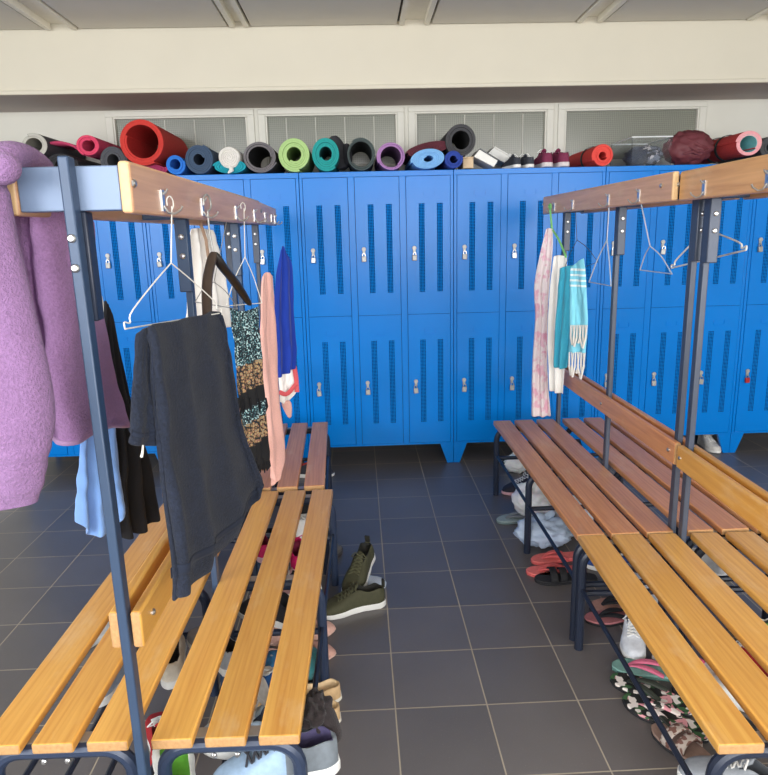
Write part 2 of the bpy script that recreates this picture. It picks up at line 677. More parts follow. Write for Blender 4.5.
def roundU(w0, w1, ztop, r, y, n=6):
    """points of an upside-down U standing on the floor"""
    p = [(w0, y, 0), (w0, y, ztop - r)]
    for k in range(1, n + 1):
        a = PI - PI / 2 * k / n
        p.append((w0 + r + r * math.cos(a), y, ztop - r + r * math.sin(a)))
    for k in range(n + 1):
        a = PI / 2 - PI / 2 * k / n
        p.append((w1 - r + r * math.cos(a), y, ztop - r + r * math.sin(a)))
    p.append((w1, y, 0))
    return p


def bolt(name, c, axis, rad, parent):
    m = MB().lathe([(0, 0), (rad, 0), (rad, .003), (rad * .65, .0055), (0, .006)], 10)
    ax = Vector(axis)
    m.build(name, MAT['zinc'], parent, tf=Matrix.Translation(c) @ ax.to_track_quat('Z', 'Y').to_matrix().to_4x4())


LEGS = []


def make_bench(label, loc, rz, L, plank_x, frames, posts, hooks, half_rail, post_x, zr, wmat, railmat, steel, legmat, near_front, rods=(0, .34, .66, 1), rail_x=None, lean=0):
    """double bench in its own frame: x across, y along from the near end; plank_x: (x0, x1) of each plank"""
    t = thing('changing_bench', label, 'bench', loc, rz, group='double changing benches with coat rails')
    SZ = .42
    rx = post_x if rail_x is None else rail_x
    for (a, b) in plank_x:
        MB().box((a, 0, SZ - .024), (b, L, SZ), mis=[0, 0, 1, 1, 0, 0]).build('plank', [wmat, MAT['wood_end']], t, bevel=.004)
    halves = ((plank_x[0][0], plank_x[2][1]), (plank_x[3][0], plank_x[5][1]))
    for (h0, h1) in halves:
        w0, w1 = h0 + .012, h1 - .006
        for fy in frames:
            f = MB().tube(roundU(w0, w1, .3795, .06, fy), .0155, 10, flat=(1, 1)).build('leg_frame', MAT[legmat], t)
            for ww in (w0, w1):
                LEGS.append((loc[0] + ww * math.cos(rz) - fy * math.sin(rz), loc[1] + ww * math.sin(rz) + fy * math.cos(rz)))
            MB().cyl((w0, fy, .215), (w1, fy, .215), .011, 8).build('rung', MAT[legmat], f)
            xm = (h0 + h1) / 2
            for q in (-.03, .02):
                bolt('bolt', (xm + q, fy - .0152, .3665), (0, -1, 0), .0065, f)
            MB().box((h0 + .01, fy + .004, .3815), (h1 - .01, fy + .034, .3958)).build('seat_support', MAT['zinc_dull'], t)
        for q in rods:
            xx = w0 + .0 + (w1 - w0) * q
            MB().cyl((xx, frames[0], .232), (xx, frames[-1], .232), .0075, 8).build('shoe_rack_rod', MAT['steel_dark'], t)
    ztop = zr + .081
    for k, py in enumerate(posts):
        front = near_front and k == 0
        p = MB()
        sx_ = .0095
        p.box((post_x - sx_, py - .014, 0), (post_x + sx_, py + .014, (ztop + .008) if front else zr + .07))
        for v in p.v:
            v.x += lean * v.z / 1.55 if front else 0
        po = p.build('post', MAT[steel], t, bevel=.003)
        tx = post_x + (lean if front else 0)
        q = .0165
        y0, y1 = (py + .0142, py + .046) if front else (py - .046, py - .0142)
        bo = MB().box((tx - q, y0, zr - .19), (tx + q, y1, zr)).build('rail_bracket', MAT['steel_dark' if front else steel], t, bevel=.003)
        # the wide head between the two rails
        MB().box((rx - half_rail + .0215, py - .03 if not front else py + .0142, zr + .001), (rx + half_rail - .0215, py + .03 if not front else py + .05, zr + .075)).build('head_plate', MAT['steel_plate' if front else steel], bo, bevel=.002)
        yf = py - .0141 if front else y0
        for zz in (zr - .045, zr - .095):
            bolt('bolt', (tx, yf, zz), (0, -1, 0), .0075, po if front else bo)
    for sx in (-1, 1):
        xo = rx + sx * half_rail
        xi = xo - sx * .021
        rl = MB().box((min(xo, xi), -.012, zr - .005), (max(xo, xi), L - .006, zr + .082), mis=[0, 0, 1, 1, 0, 0]).build('hook_rail', [railmat, MAT['rail_end']], t, bevel=.006, seg=3)
        for hy in hooks:
            h = MB()
            q = sx
            h.box((min(xo, xo + q * .003), hy - .008, zr + .004), (max(xo, xo + q * .003), hy + .008, zr + .044))
            h.tube([(xo + q * .002, hy, zr + .014), (xo + q * .010, hy, zr + .001), (xo + q * .022, hy, zr - .001), (xo + q * .034, hy, zr + .006), (xo + q * .038, hy, zr + .013)], .0026, 8)
            h.tube([(xo + q * .002, hy, zr + .036), (xo + q * .008, hy, zr + .040), (xo + q * .012, hy, zr + .046)], .0026, 8)
            h.build('coat_hook', MAT['zinc'], rl)
        for sy in (posts[0], posts[-1]):
            bolt('rail_bolt', (xo, sy + .02, zr + .045), (sx, 0, 0), .0075, rl)
        # low back board against the posts
        bx0 = post_x + sx * .0106
        bx1 = post_x + sx * .0320
        bb = MB().box((min(bx0, bx1), -.034 if near_front else 0, .66), (max(bx0, bx1), L - .004, .738), mis=[0, 0, 1, 1, 0, 0]).build('back_board', [wmat, MAT['wood_end']], t, bevel=.006, seg=3)
        for sy in posts:
            bolt('board_bolt', (bx1, min(L - .03, max(.03, sy)), .70), (sx, 0, 0), .007, bb)
    return t


MAT['steel_plate'] = plain('pale_blue_steel_plate', srgb(112, 130, 158), .4, .1, var=.04, nscale=5)
# planks in local x (bench centre = 0), pitch and width measured per bench
PL = [(-.337, -.251), (-.226, -.140), (-.112, -.026), (.022, .108), (.134, .220), (.247, .333)]
PR = [(-.363, -.268), (-.245, -.146), (-.122, -.028), (.022, .113), (.142, .238), (.265, .360)]
LN = make_bench('nearer bench on the lilac robe side, holding the navy towel', (-.487, 1.225, 0), -math.radians(.9), 1.40, PL, (.03, .70, 1.375), (-.022, .66, 1.39),
                (.16, .485, .915, 1.255), .108, .0135, 1.491, MAT['wood'], MAT['wood_rail'], 'steel_mid', 'steel_blue', True, rail_x=-.003, lean=-.0095) if MAT.setdefault('steel_mid', plain('blue_grey_steel', srgb(54, 72, 98), .4, .1, var=.04)) else None
LF = make_bench('farther bench on the lilac robe side, under the pink towel and royal blue top', (-.502, 2.655, 0), math.radians(1.6), .985, PL, (.03, .95), (.05, .90),
                (.1, .4, .69, .87), .1, .012, 1.500, MAT['wood_far_lighting'], MAT['wood_rail'], 'steel_grey', 'steel_dark', False)
RF = make_bench('farther bench beside the white bags, under the pink patterned cloth', (1.086, 2.107, 0), math.radians(.1), 1.45, PR, (.03, .705, 1.41), (.045, .69, 1.41),
                (.235, .52, .955, 1.235), .108, -.014, 1.524, MAT['wood_far_lighting'], MAT['wood_rail'], 'steel_grey', 'steel_dark', False, (0, 1))
RN = make_bench('nearer bench with an empty rail, above the floral flip flops', (1.060, 1.125, 0), -math.radians(1.55), .968, PR, (.03, .945), (-.0, .945),
                (.16, .485, .80), .108, -.016, 1.522, MAT['wood'], MAT['wood_rail2'], 'steel_grey', 'steel_dark', False, (0, 1), .004) if MAT.setdefault('wood_rail2', wood('rail_wood_warm', srgb(224, 172, 112), srgb(186, 130, 76))) else None

# ---------------------------------------------------------------- rolled and folded mats on the lockers


def foam(name, c, rough=.85):
    return plain(name, c, rough, 0, .07, 60, .25, 420, .0015)


def roll_mesh(R, th, r0, length, sx=1, sz=1, phase=0, tail=0, jag=.0, tight=1.0):
    """spiral cross-section in x/z, axis along y from 0 to length; returns an MB"""
    turns = max(1.15, (R - r0) / (th * 1.04) * tight)
    m = MB()
    N = int(turns * 30)
    rings = []
    for k in range(N + 1):
        f = k / N
        a = phase - (1 - f) * turns * 2 * PI
        ro = r0 + th + (R - r0 - th) * f
        ri = ro - th
        j = jag * math.sin(f * 9 + R * 50)
        c, s = math.cos(a), math.sin(a)
        rings.append([(ri * c * sx, j, ri * s * sz), (ro * c * sx, j, ro * s * sz), (ro * c * sx, length + j, ro * s * sz), (ri * c * sx, length + j, ri * s * sz)])
    if tail:
        a = phase
        d = Vector((-math.sin(a) * sx, 0, math.cos(a) * sz)).normalized()
        for q in (.5, 1):
            rings.append([tuple(Vector(p) + d * tail * q) for p in rings[N]])
    # quads: inner side gets material 1, the rest material 0
    k0 = len(m.v)
    for r in rings:
        m.v += [Vector(p) for p in r]
    n = len(rings)
    for i in range(n - 1):
        for j in range(4):
            a, b = k0 + i * 4 + j, k0 + i * 4 + (j + 1) % 4
            m.f.append([a, a + 4, b + 4, b])
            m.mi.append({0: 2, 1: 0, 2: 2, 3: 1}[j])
    m.f.append([k0, k0 + 1, k0 + 2, k0 + 3])
    m.mi.append(0)
    m.f.append([k0 + (n - 1) * 4 + q for q in (3, 2, 1, 0)])
    m.mi.append(0)
    return m


def mat_roll(label, u, v, rx, ry, color, th=.012, hole=.35, yf=4.06, length=.5, yaw=0, pitch=0, tilt=0, phase=.4, inner=None, edge=None, zrest=LH,
             tail=0, strap=None, group='rolled mats along the locker tops', cat='mat', name='rolled_mat', tight=1):
    """rolled exercise mat whose front end is seen round pixel (u, v) with half-sizes rx, ry"""
    c = at(u, v, y=yf)
    R = (at(u + rx, v, y=yf) - c).length
    Rz = (at(u, v + ry, y=yf) - c).length
    key = label.split(' ')[0] + str(len(MAT))
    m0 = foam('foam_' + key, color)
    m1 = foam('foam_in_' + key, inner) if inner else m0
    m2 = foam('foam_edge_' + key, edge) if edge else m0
    Rm = max(R, Rz)
    mb = roll_mesh(Rm, th, Rm * hole, length, R / Rm, Rz / Rm, phase, tail, .003, tight)
    lowest = min(p.z for p in mb.v)
    z = c.z if zrest is None else zrest - lowest + .001
    tf = Matrix.Translation((c.x, yf, z)) @ Matrix.Rotation(yaw, 4, 'Z') @ Matrix.Rotation(pitch, 4, 'X') @ Matrix.Rotation(tilt, 4, 'Y')
    if zrest is not None and (tilt or pitch):
        low = min((tf @ p).z for p in mb.v)
        tf = Matrix.Translation((0, 0, zrest + .001 - low)) @ tf
    o = mb.build(name, [m0, m1, m2], tf=tf, bevel=.002, seg=1, sharp=50)
    tag(o, label, cat, group)
    if strap:
        s = MB()
        for yy in strap:
            ring = []
            n = 28
            rr = []
            for w in (-.012, .012):
                rr.append([tf @ Vector(((R + .003) * math.cos(2 * PI * k / n), yy + w, (Rz + .003) * math.sin(2 * PI * k / n))) - o.location for k in range(n)])
            s.loft(rr, cap=False)
        s.build('strap', MAT['black_rubber'], o, solid=.003)
    return o


mat_roll('black rolled mat squeezed under the grey and pink mats', 62, 170, 17, 12, srgb(36, 36, 40), hole=.3, yf=4.0)
mat_roll('charcoal rolled mat with a pale grey inner face, beside the purple robe', 34, 145.5, 14, 12.5, srgb(70, 70, 76), .02, .5, yf=4.02, inner=srgb(150, 148, 138), edge=srgb(176, 174, 166), zrest=None, length=.55, phase=2)
mat_roll('pink rolled mat with a loose flap, lying on dark mats', 88, 145.5, 12, 11, srgb(196, 60, 98), .014, .45, yf=4.02, zrest=None, phase=4.2, tail=-.0, length=.55, edge=srgb(206, 62, 96))
fl = MB()
P = []
for i in range(7):
    f = i / 6
    a = at(50 + 36 * f, 143 + 12 * f ** 1.6 - 3.2 * math.sin(f * PI), y=4.04)
    P.append([a, a + Vector((0, .3, .0))])
o = fl.grid(P).build('mat_flap', foam('foam_pink_flap', srgb(178, 56, 94)), solid=.012)
pm = [q for q in col.objects if q.get('label', '').startswith('pink rolled')][0]
o.parent = pm
o.location = o.location - pm.location
mat_roll('small dark grey rolled mat between pink and red mats', 114, 166, 14, 15.5, srgb(72, 74, 80), .012, .35, yf=4.03)
mat_roll('folded magenta mat under the fat red mat', 148, 172, 20, 6, srgb(150, 40, 84), .014, .1, yf=4.05, tight=.8)
mat_roll('fat loose red rolled mat, widest opening of all', 142, 142, 23, 23.5, srgb(178, 44, 38), .019, .66, yf=4.0, zrest=None, phase=5.2, inner=srgb(178, 34, 32), length=.58, yaw=.0, tight=1.1, edge=srgb(190, 50, 42))
mat_roll('small bright blue rolled mat beneath the fat red one', 175.5, 164.5, 10.2, 10.6, srgb(36, 112, 204), .013, .42, yf=4.05)
mat_roll('slate blue rolled mat with many turns', 199, 163, 14.5, 15.5, srgb(58, 78, 104), .011, .3, yf=4.03, phase=1.2, inner=srgb(44, 58, 80))
mat_roll('folded teal mat under a white towel roll', 230, 174.5, 17.5, 7.5, srgb(8, 132, 150), .014, .1, yf=4.03, phase=3.0, tight=.85, edge=srgb(14, 150, 168), name='folded_mat')
mat_roll('grey and black rolled mat with its end curled inside', 260, 160.5, 17, 15.8, srgb(60, 58, 62), .009, .62, yf=4.03, phase=5.6, inner=srgb(22, 22, 26), edge=srgb(112, 108, 112), tail=.03)
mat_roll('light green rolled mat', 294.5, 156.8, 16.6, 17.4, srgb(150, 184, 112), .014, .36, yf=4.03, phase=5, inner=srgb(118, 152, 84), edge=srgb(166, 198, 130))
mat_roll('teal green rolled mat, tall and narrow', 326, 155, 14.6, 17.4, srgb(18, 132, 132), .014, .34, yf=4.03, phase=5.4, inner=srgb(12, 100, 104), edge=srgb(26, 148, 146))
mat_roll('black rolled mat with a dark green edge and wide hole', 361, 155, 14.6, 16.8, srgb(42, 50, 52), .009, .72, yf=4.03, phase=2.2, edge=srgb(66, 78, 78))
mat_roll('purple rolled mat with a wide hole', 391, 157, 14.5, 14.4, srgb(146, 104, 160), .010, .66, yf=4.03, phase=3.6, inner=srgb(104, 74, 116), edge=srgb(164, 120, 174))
mat_roll('light blue rolled mat, loose and flattened', 428, 161.5, 17.5, 10.5, srgb(100, 158, 214), .012, .22, yf=4.0, phase=3.3, edge=srgb(124, 178, 228), tilt=-.12)
mat_roll('folded maroon mat lying on the light blue mat', 428, 149, 23, 7, srgb(92, 36, 50), .014, .12, yf=4.05, zrest=None, tilt=-.2, tight=.8, name='folded_mat', phase=3)
mat_roll('small navy rolled mat under the big black one', 453.5, 160.5, 9.6, 9.6, srgb(24, 48, 128), .012, .3, yf=4.0, edge=srgb(34, 62, 150))
mat_roll('big black rolled mat on top of the navy one', 461, 140.5, 15.6, 17.2, srgb(44, 44, 48), .011, .5, yf=4.03, zrest=None, phase=4.2, inner=srgb(26, 26, 30), edge=srgb(66, 66, 70))
mat_roll('red rolled mat bound by a black strap', 603, 150, 11.2, 12, srgb(206, 56, 52), .013, .26, yf=4.06, phase=3.6, edge=srgb(222, 74, 66), strap=(.18,))
mat_roll('red rolled mat showing pink and aqua inside', 749, 143.5, 13.6, 13, srgb(186, 56, 56), .022, .55, yf=4.02, zrest=None, phase=3, inner=srgb(128, 196, 200), edge=srgb(228, 158, 164), strap=(.22, .34))
mat_roll('dark grey rolled mat at the far end of the row', 772, 147, 13, 12, srgb(70, 72, 76), .012, .4, yf=4.1, zrest=None)

# things lying under and beside them
def slab_box(name, label, cat, corners, y0, depth, mats, lid=True, group=None):
    """shallow box whose front face has the four given pixel corners"""
    F = [at(u, v, y=y0) for u, v in corners]
    B = [p + Vector((0, depth, 0)) for p in F]
    base = sum(F + B, Vector()) / 8
    base.z = min(p.z for p in F)
    t = thing(name, label, cat, base, group=group, world=True)
    MB().loft([F, B]).build('box_body', mats[0], t, bevel=.003)
    if lid:
        n = (F[1] - F[0]).normalized() * .004
        MB().loft([[F[0] - n * 0 + n * .2 + (F[1] - F[0]) * 1.0, F[1] + n, F[2] + n, F[2] + (F[2] - F[3]) * 0]][0:0] or
                  [[F[1] + n * .2, F[2] + n * .2, F[2] + n * 2, F[1] + n * 2], [B[1] + n * .2, B[2] + n * .2, B[2] + n * 2, B[1] + n * 2]]).build('lid', mats[1], t, bevel=.001)
    return t


MAT['card'] = plain('beige_card', srgb(208, 184, 152), .8)
MAT['white_card'] = plain('white_card', srgb(232, 232, 228), .6, var=.03)
MAT['grey_card'] = plain('grey_card', srgb(90, 92, 96), .6)
slab_box('cardboard_box', 'small beige cardboard box under the big black mat', 'box', [(463, 168.5), (463, 158.5), (473.5, 158), (473.5, 168)], 4.06, .2, (MAT['card'], MAT['card']))
slab_box('flat_box', 'tilted white box with a dark top, next to the cardboard box', 'box', [(474, 156.5), (479.6, 149.4), (498, 160.5), (494, 167)], 4.06, .22, (MAT['white_card'], MAT['grey_card']))
slab_box('flat_box', 'plain white box tipped against the black and white sneakers', 'box', [(487.4, 154), (494, 147.2), (516, 160), (511, 166)], 4.29, .2, (MAT['white_card'], MAT['white_card']))

# white towel roll on the folded teal mat
MAT['white_terry'] = terry('white_terry', srgb(236, 232, 226), .08)
c = at(229, 157.5, y=4.02)
mb = MB()
R = .064
rings = []
for q in (0, .004, .02, .2, .38, .41):
    rr = R * {0: .82, .004: .93, .02: 1, .2: 1.02, .38: .98, .41: .7}[q]
    rings.append([Vector((c.x + rr * (1 + .03 * math.sin(3 * a + q * 9)) * math.cos(a), 4.02 + q, c.z + rr * .98 * math.sin(a))) for a in [2 * PI * k / 24 for k in range(24)]])
mb.loft(rings)
t = tag(mb.build('towel_roll', MAT['white_terry'], bevel=0, sub=1), 'white towel rolled up on the folded teal mat', 'towel')
mb = MB()
sp_ = [Vector((c.x + (.006 + .046 * k / 60) * math.cos(k * .42), 4.017, c.z + (.006 + .046 * k / 60) * math.sin(k * .42))) - t.location for k in range(61)]
mb.tube(sp_, .0035, 6).build('end_spiral', MAT['white_terry'], t)
mb = MB()
mb.tube([Vector((c.x + .0 + .012 * math.sin(k), 4.02 - .004 * k, c.z - .05 - .009 * k)) - t.location for k in range(5)], [.008, .012, .013, .009, .004], 8).build('loose_corner', MAT['white_terry'], t)

# dark mat standing folded behind the teal green roll
mb = MB()
for (u0, u1, v0, v1) in ((328, 342, 133, 168),):
    pts = []
    for k in range(13):
        f = k / 12
        pts.append(at(332 + 13 * f, 150 - 15 * math.sin(PI * f) + 6 * f, y=4.2))
    mb.tube([at(331, 136, y=4.22), at(335, 144, y=4.22), at(341, 156, y=4.22), at(345, 171, y=4.22)], [.032, .05, .058, .05], 12, flat=(1, .8))
o = mb.build('folded_mat', foam('foam_folded_dark', srgb(52, 52, 58)), sub=1)
tag(o, 'dark grey folded mat standing behind the teal green roll, knobbly outline', 'mat', 'rolled mats along the locker tops')
lb = MB()
lb.tube([at(346, 143, y=4.2), at(347, 150, y=4.2), at(348, 168, y=4.2)], [.02, .034, .034], 10)
q = lb.build('folded_end', foam('foam_folded_darker', srgb(40, 40, 46)), o, tf=Matrix.Translation(-o.location), sub=1)

# clear plastic box with clothes
MAT['clear'] = plain('clear_plastic', srgb(240, 243, 245), .04, 0, .01)
MAT['clear'].node_tree.nodes['Principled BSDF'].inputs['Transmission Weight'].default_value = .97
MAT['clear'].node_tree.nodes['Principled BSDF'].inputs['IOR'].default_value = 1.02
x0, x1 = at(632, 158, y=4.1).x, at(672, 158, y=4.1).x
zt = at(650, 136.5, y=4.1).z
t = thing('storage_box', 'clear plastic storage box with folded clothes inside', 'storage box', ((x0 + x1) / 2, 4.28, LH))
hx = (x1 - x0) / 2
hz = zt - LH
d = .17
b = MB()
w = .003
b.box((-hx, -d, .001), (hx, -d + w, hz)); b.box((-hx, d - w, .001), (hx, d, hz)); b.box((-hx, -d + w, .001), (-hx + w, d - w, hz)); b.box((hx - w, -d + w, .001), (hx, d - w, hz)); b.box((-hx + w, -d + w, .001), (hx - w, d - w, .004))
b.build('box_walls', MAT['clear'], t)
rim = MB()
rim.tube([(-hx, -d, hz), (hx, -d, hz), (hx, d, hz), (-hx, d, hz), (-hx, -d, hz)], .004, 6)
rim.build('rim', plain('frosted_plastic', srgb(222, 226, 228), .3), t)


def cr_pts(pts, n):
    pts = [Vector(p) for p in pts]
    m = len(pts) - 1
    out = []
    for k in range(n):
        t = k / (n - 1) * m
        i = min(int(t), m - 1)
        f = t - i
        out.append(pts[i].lerp(pts[i + 1], f))
    return out


def blob(c, r, seed=0, amp=.15, fr=9, n=20, m=14, flat_bottom=True, pw=1.0):
    """crumpled closed blob, base at c.z"""
    mb = MB()
    rings = []
    for i in range(m + 1):
        th = PI * i / m
        ring = []
        for j in range(n):
            a = 2 * PI * j / n
            p = Vector((math.sin(th) ** pw * math.cos(a), math.sin(th) ** pw * math.sin(a), math.cos(th)))
            k = 1 + amp * (mnoise.noise(p * fr * .25 + Vector((seed, seed * 2, 0))) + .6 * abs(mnoise.noise(p * fr * .6 + Vector((0, seed * 3, seed)))) )
            q = Vector((p.x * r[0] * k, p.y * r[1] * k, (p.z * k + 1) * r[2]))
            if flat_bottom:
                q.z = max(q.z, .06 * r[2] * (1 - math.sin(th)))
            ring.append(Vector(c) + q)
        rings.append(ring)
    return mb.loft(rings[1:-1])


cl1 = blob((x0 + .08, 4.22, LH + .006), (.075, .08, .055), 3, .25)
cl2 = blob((x1 - .1, 4.24, LH + .006), (.085, .1, .06), 5, .3)
tag(cl1.build('folded_shirt', terry('navy_jersey', srgb(44, 54, 78), .1)), 'navy folded clothing lying in the clear storage box', 'clothing')
tag(cl2.build('folded_scarf', blotch('striped_knit', srgb(110, 116, 134), [srgb(206, 200, 204), srgb(44, 48, 64)], 26, .5)), 'grey patterned scarf bundled in the clear storage box', 'scarf')

# maroon bag
c = at(693, 160, y=4.08)
bx = blob((c.x, 4.16, LH + .001), (.138, .11, .098), 2.4, .17, 12, 48, 32)
MAT['maroon'] = plain('maroon_nylon', srgb(104, 48, 56), .6, var=.12, nscale=14, bump=.4, bscale=40, bdist=.008)
bg_ = tag(bx.build('drawstring_bag', MAT['maroon'], sharp=None), 'plump maroon fabric bag between clear box and pink mat', 'bag')
mb = MB()
for pts in ([(-.09, 4.075, .12), (-.04, 4.05, .10), (.0, 4.047, .075), (.05, 4.056, .07), (.09, 4.08, .09)], [(-.06, 4.085, .15), (-.01, 4.055, .12), (.03, 4.05, .095), (.07, 4.07, .10)], [(-.07, 4.065, .06), (-.02, 4.05, .07), (.03, 4.056, .05)]):
    mb.tube(cr_pts([Vector((c.x + x, y, LH + z)) - bg_.location for x, y, z in pts], 9), [.003, .006, .008, .009, .009, .009, .008, .006, .003], 8)
mb.build('gathered_fold', MAT['maroon'], bg_)

# ---------------------------------------------------------------- shoes


def interp(tab, s):
    for (a, x), (b, y) in zip(tab, tab[1:]):
        if s <= b:
            f = (s - a) / (b - a)
            f = f * f * (3 - 2 * f) * .5 + f * .5
            return x + (y - x) * f
    return tab[-1][1]


W_TAB = [(0, .055), (.03, .095), (.1, .125), (.3, .12), (.5, .14), (.68, .175), (.85, .155), (.95, .10), (1, .04)]
STY = {  # collar and instep heights as shares of the length, sole thickness, opening start/end
    'sneaker': dict(h=[(0, .2), (.1, .24), (.25, .2), (.42, .27), (.6, .19), (.78, .135), (.93, .10), (1, .03)], sole=.10, o=(.04, .44), lace=True),
    'boot': dict(h=[(0, .42), (.1, .45), (.25, .44), (.42, .40), (.6, .2), (.78, .135), (.93, .10), (1, .03)], sole=.10, o=(.03, .40), lace=True),
    'flat': dict(h=[(0, .15), (.1, .16), (.25, .11), (.5, .11), (.66, .15), (.8, .13), (.93, .09), (1, .03)], sole=.05, o=(.03, .66), lace=False),
    'clog': dict(h=[(0, .05), (.1, .05), (.25, .08), (.42, .2), (.6, .24), (.78, .18), (.93, .12), (1, .04)], sole=.09, o=(.02, .42), lace=False),
}
SHOES = {}


def make_shoe(label, style, L, upper, sole, lining, lace=None, side=1, name='sneaker', cat='shoe', group=None, heel_tab=None, quarter=None):
    S = STY[style]
    t = thing(name, label, cat, (0, 0, 0), group=group)
    st = S['sole'] * L
    n = 22
    ss = [0, .015, .04, .07, .1, .14, .18, .23, .28, .33, .38, .42, .46, .5, .55, .6, .66, .72, .78, .84, .89, .93, .965, .99, 1.0]

    def cx(s):
        return side * L * .03 * math.sin(PI * s) * (1 if s > .3 else .6)

    def foot_ring(s, k=1.0, z=0):
        w = interp(W_TAB, s) * L * k
        return w
    # sole: lofted slabs across the length
    so = MB()
    rings = []
    for s in ss:
        w = foot_ring(s, 1.04)
        y = s * L * 1.02 - .01 * L
        toe = .02 * L * max(0, (s - .75) / .25) ** 2
        hl = .012 * L * max(0, (.08 - s) / .08)
        zt = st * (1 if s < .5 else 1 - .3 * (s - .5) / .5)
        rings.append([(cx(s) - w * .93, y, toe + hl), (cx(s) - w, y, toe + zt * .45), (cx(s) - w * .98, y, zt + toe * .4), (cx(s) + w * .98, y, zt + toe * .4), (cx(s) + w, y, toe + zt * .45), (cx(s) + w * .93, y, toe + hl)])
    so.loft(rings)
    so.build('sole', sole, t, bevel=.002, seg=1, sharp=45)
    # upper with a hollow opening
    up = MB()
    rings = []
    o0, o1 = S['o']
    for s in ss:
        w = foot_ring(s, .985)
        h = interp(S['h'], s) * L
        y = s * L
        zb = st * (.85 if s < .5 else .85 - .25 * (s - .5) / .5)
        b = min(1, max(0, (s - o0) / .05)) * min(1, max(0, (o1 + .05 - s) / .07))
        clo = [(1, 0), (1.03, .3), (.97, .6), (.84, .83), (.62, .95), (.4, .99), (.2, 1.0), (0, 1.0)]
        opn = [(1, 0), (1.03, .3), (.95, .65), (.82, .97), (.72, 1.0), (.64, .9), (.6, .3), (0, .18)]
        half = [((c0 * (1 - b) + p0 * b) * w, zb + (c1 * (1 - b) + p1 * b) * h) for (c0, c1), (p0, p1) in zip(clo, opn)]
        ring = [(cx(s) + x, y, z) for x, z in half] + [(cx(s) - x, y, z) for x, z in half[-2::-1]]
        rings.append(ring)
    k0 = len(up.f)
    up.loft(rings, closed=False)
    m = len(rings[0])
    for q in range(k0, len(up.f)):
        i, j = (q - k0) // (m - 1), (q - k0) % (m - 1)
        if o0 <= ss[i] <= o1 + .02 and 4 <= j <= m - 6:
            up.mi[q] = 1
    if quarter:
        for q in range(k0, len(up.f)):
            if up.mi[q] == 0 and ss[(q - k0) // (m - 1)] < .40:
                up.mi[q] = 2
    up.f.append([k0_ for k0_ in range(m)][::-1])
    up.mi.append(0)
    up.f.append([(len(ss) - 1) * m + q for q in range(m)])
    up.mi.append(0)
    up.build('upper', [upper, lining] + ([quarter] if quarter else []), t, sub=1, sharp=None)
    if S['lace']:
        lm = lace or MAT['white_lace']
        lc = MB()
        for k in range(5):
            s0 = .45 + .055 * k
            z = st * .85 + interp(S['h'], s0) * L + .002
            w = interp(W_TAB, s0) * L * .5
            for sg in (-1, 1):
                z2 = st * .85 + interp(S['h'], s0 + .045) * L + .001
                lc.tube([(cx(s0) - sg * w, s0 * L, z - .10 * w), (cx(s0), (s0 + .022) * L, (z + z2) / 2 + .004), (cx(s0) + sg * w, (s0 + .045) * L, z2 - .10 * w)], .0028, 6)
        for sg in (-1, 1):
            lc.tube([(cx(.45), .45 * L, st + .26 * L + .006), (cx(.45) + sg * .018, .44 * L, st + .27 * L + .012), (cx(.45) + sg * .034, .46 * L, st + .25 * L), (cx(.45) + sg * .02, .47 * L, st + .24 * L + .002)], .0025, 6)
        lc.build('laces', lm, t)
        tg = MB()
        P = []
        for i in range(5):
            f = i / 4
            w = .07 * L * (1 - .25 * f)
            P.append([(cx(.42) + w * q, (.5 - .12 * f) * L + .006 * abs(q), st * .85 + (.24 + .09 * f) * L - .01 * q * q) for q in (-1, -.5, 0, .5, 1)])
        tg.grid(P).build('tongue', upper, t, solid=.005)
    if heel_tab:
        MB().box((-.011, -.002, st + .19 * L), (.011, .006, st + .30 * L)).build('heel_tab', heel_tab, t, bevel=.002)
    return t


MAT['white_lace'] = plain('white_lace', srgb(226, 226, 224), .8)
MAT['white_rubber'] = plain('white_rubber', srgb(230, 230, 228), .5, var=.03)
_mc = {}


def fab(r, g, b, rough=.8):
    k = (r, g, b, rough)
    if k not in _mc:
        _mc[k] = plain('shoe_fabric_%d_%d_%d' % (r, g, b), srgb(r, g, b), rough, 0, .1, 60, .35, 380, .002)
    return _mc[k]


FOOT = []      # everything standing on the floor or on the shoe racks


def put(o, p, yaw=0, tilt=0, roll=0):
    """stand a shoe with the middle of its length over p; yaw 0 points the toe away from the camera"""
    o.rotation_euler = (tilt, roll, yaw)
    o.location = p
    return o


def place(o, u, v, z, yaw, L, tilt=0, roll=0, dz=0):
    """middle of the sole over pixel (u, v) on the plane at height z"""
    p = at(u, v, z=z)
    d = Vector((-math.sin(yaw), math.cos(yaw), 0))
    FOOT.append([o, p.copy(), d, L, z, 1.0 if dz == 0 and tilt == 0 else 0])
    return put(o, p - d * L * .5 + Vector((0, 0, dz)), yaw, tilt, roll)


D = math.radians
BLK, WHT, GRY = fab(34, 34, 38), fab(226, 226, 224), fab(120, 126, 134)
# pairs on the lockers (heels to the camera)
for k, (u, lab) in enumerate(((518, 'black and white sneaker beside the white box on the lockers'), (531, 'black and white sneaker next to the magenta shoes on the lockers'))):
    s = make_shoe(lab, 'sneaker', .20, fab(52, 56, 66), MAT['white_rubber'], BLK, side=1 - 2 * k, group='sneakers on the lockers')
    p = at(u, 165, y=4.07)
    put(s, (p.x, 4.06, LH + .001), D(8 if k else 14))
for k, (u, lab) in enumerate(((547.5, 'magenta shoe beside the black and white sneakers on the lockers'), (564.5, 'magenta shoe touching the strapped red mat on the lockers'))):
    s = make_shoe(lab, 'sneaker', .27, fab(120, 40, 74), fab(214, 206, 208), fab(60, 24, 44), side=1 - 2 * k, group='magenta shoes on the lockers', heel_tab=None)
    p = at(u, 163, y=4.07)
    put(s, (p.x, 4.05, LH + .001), D(3))

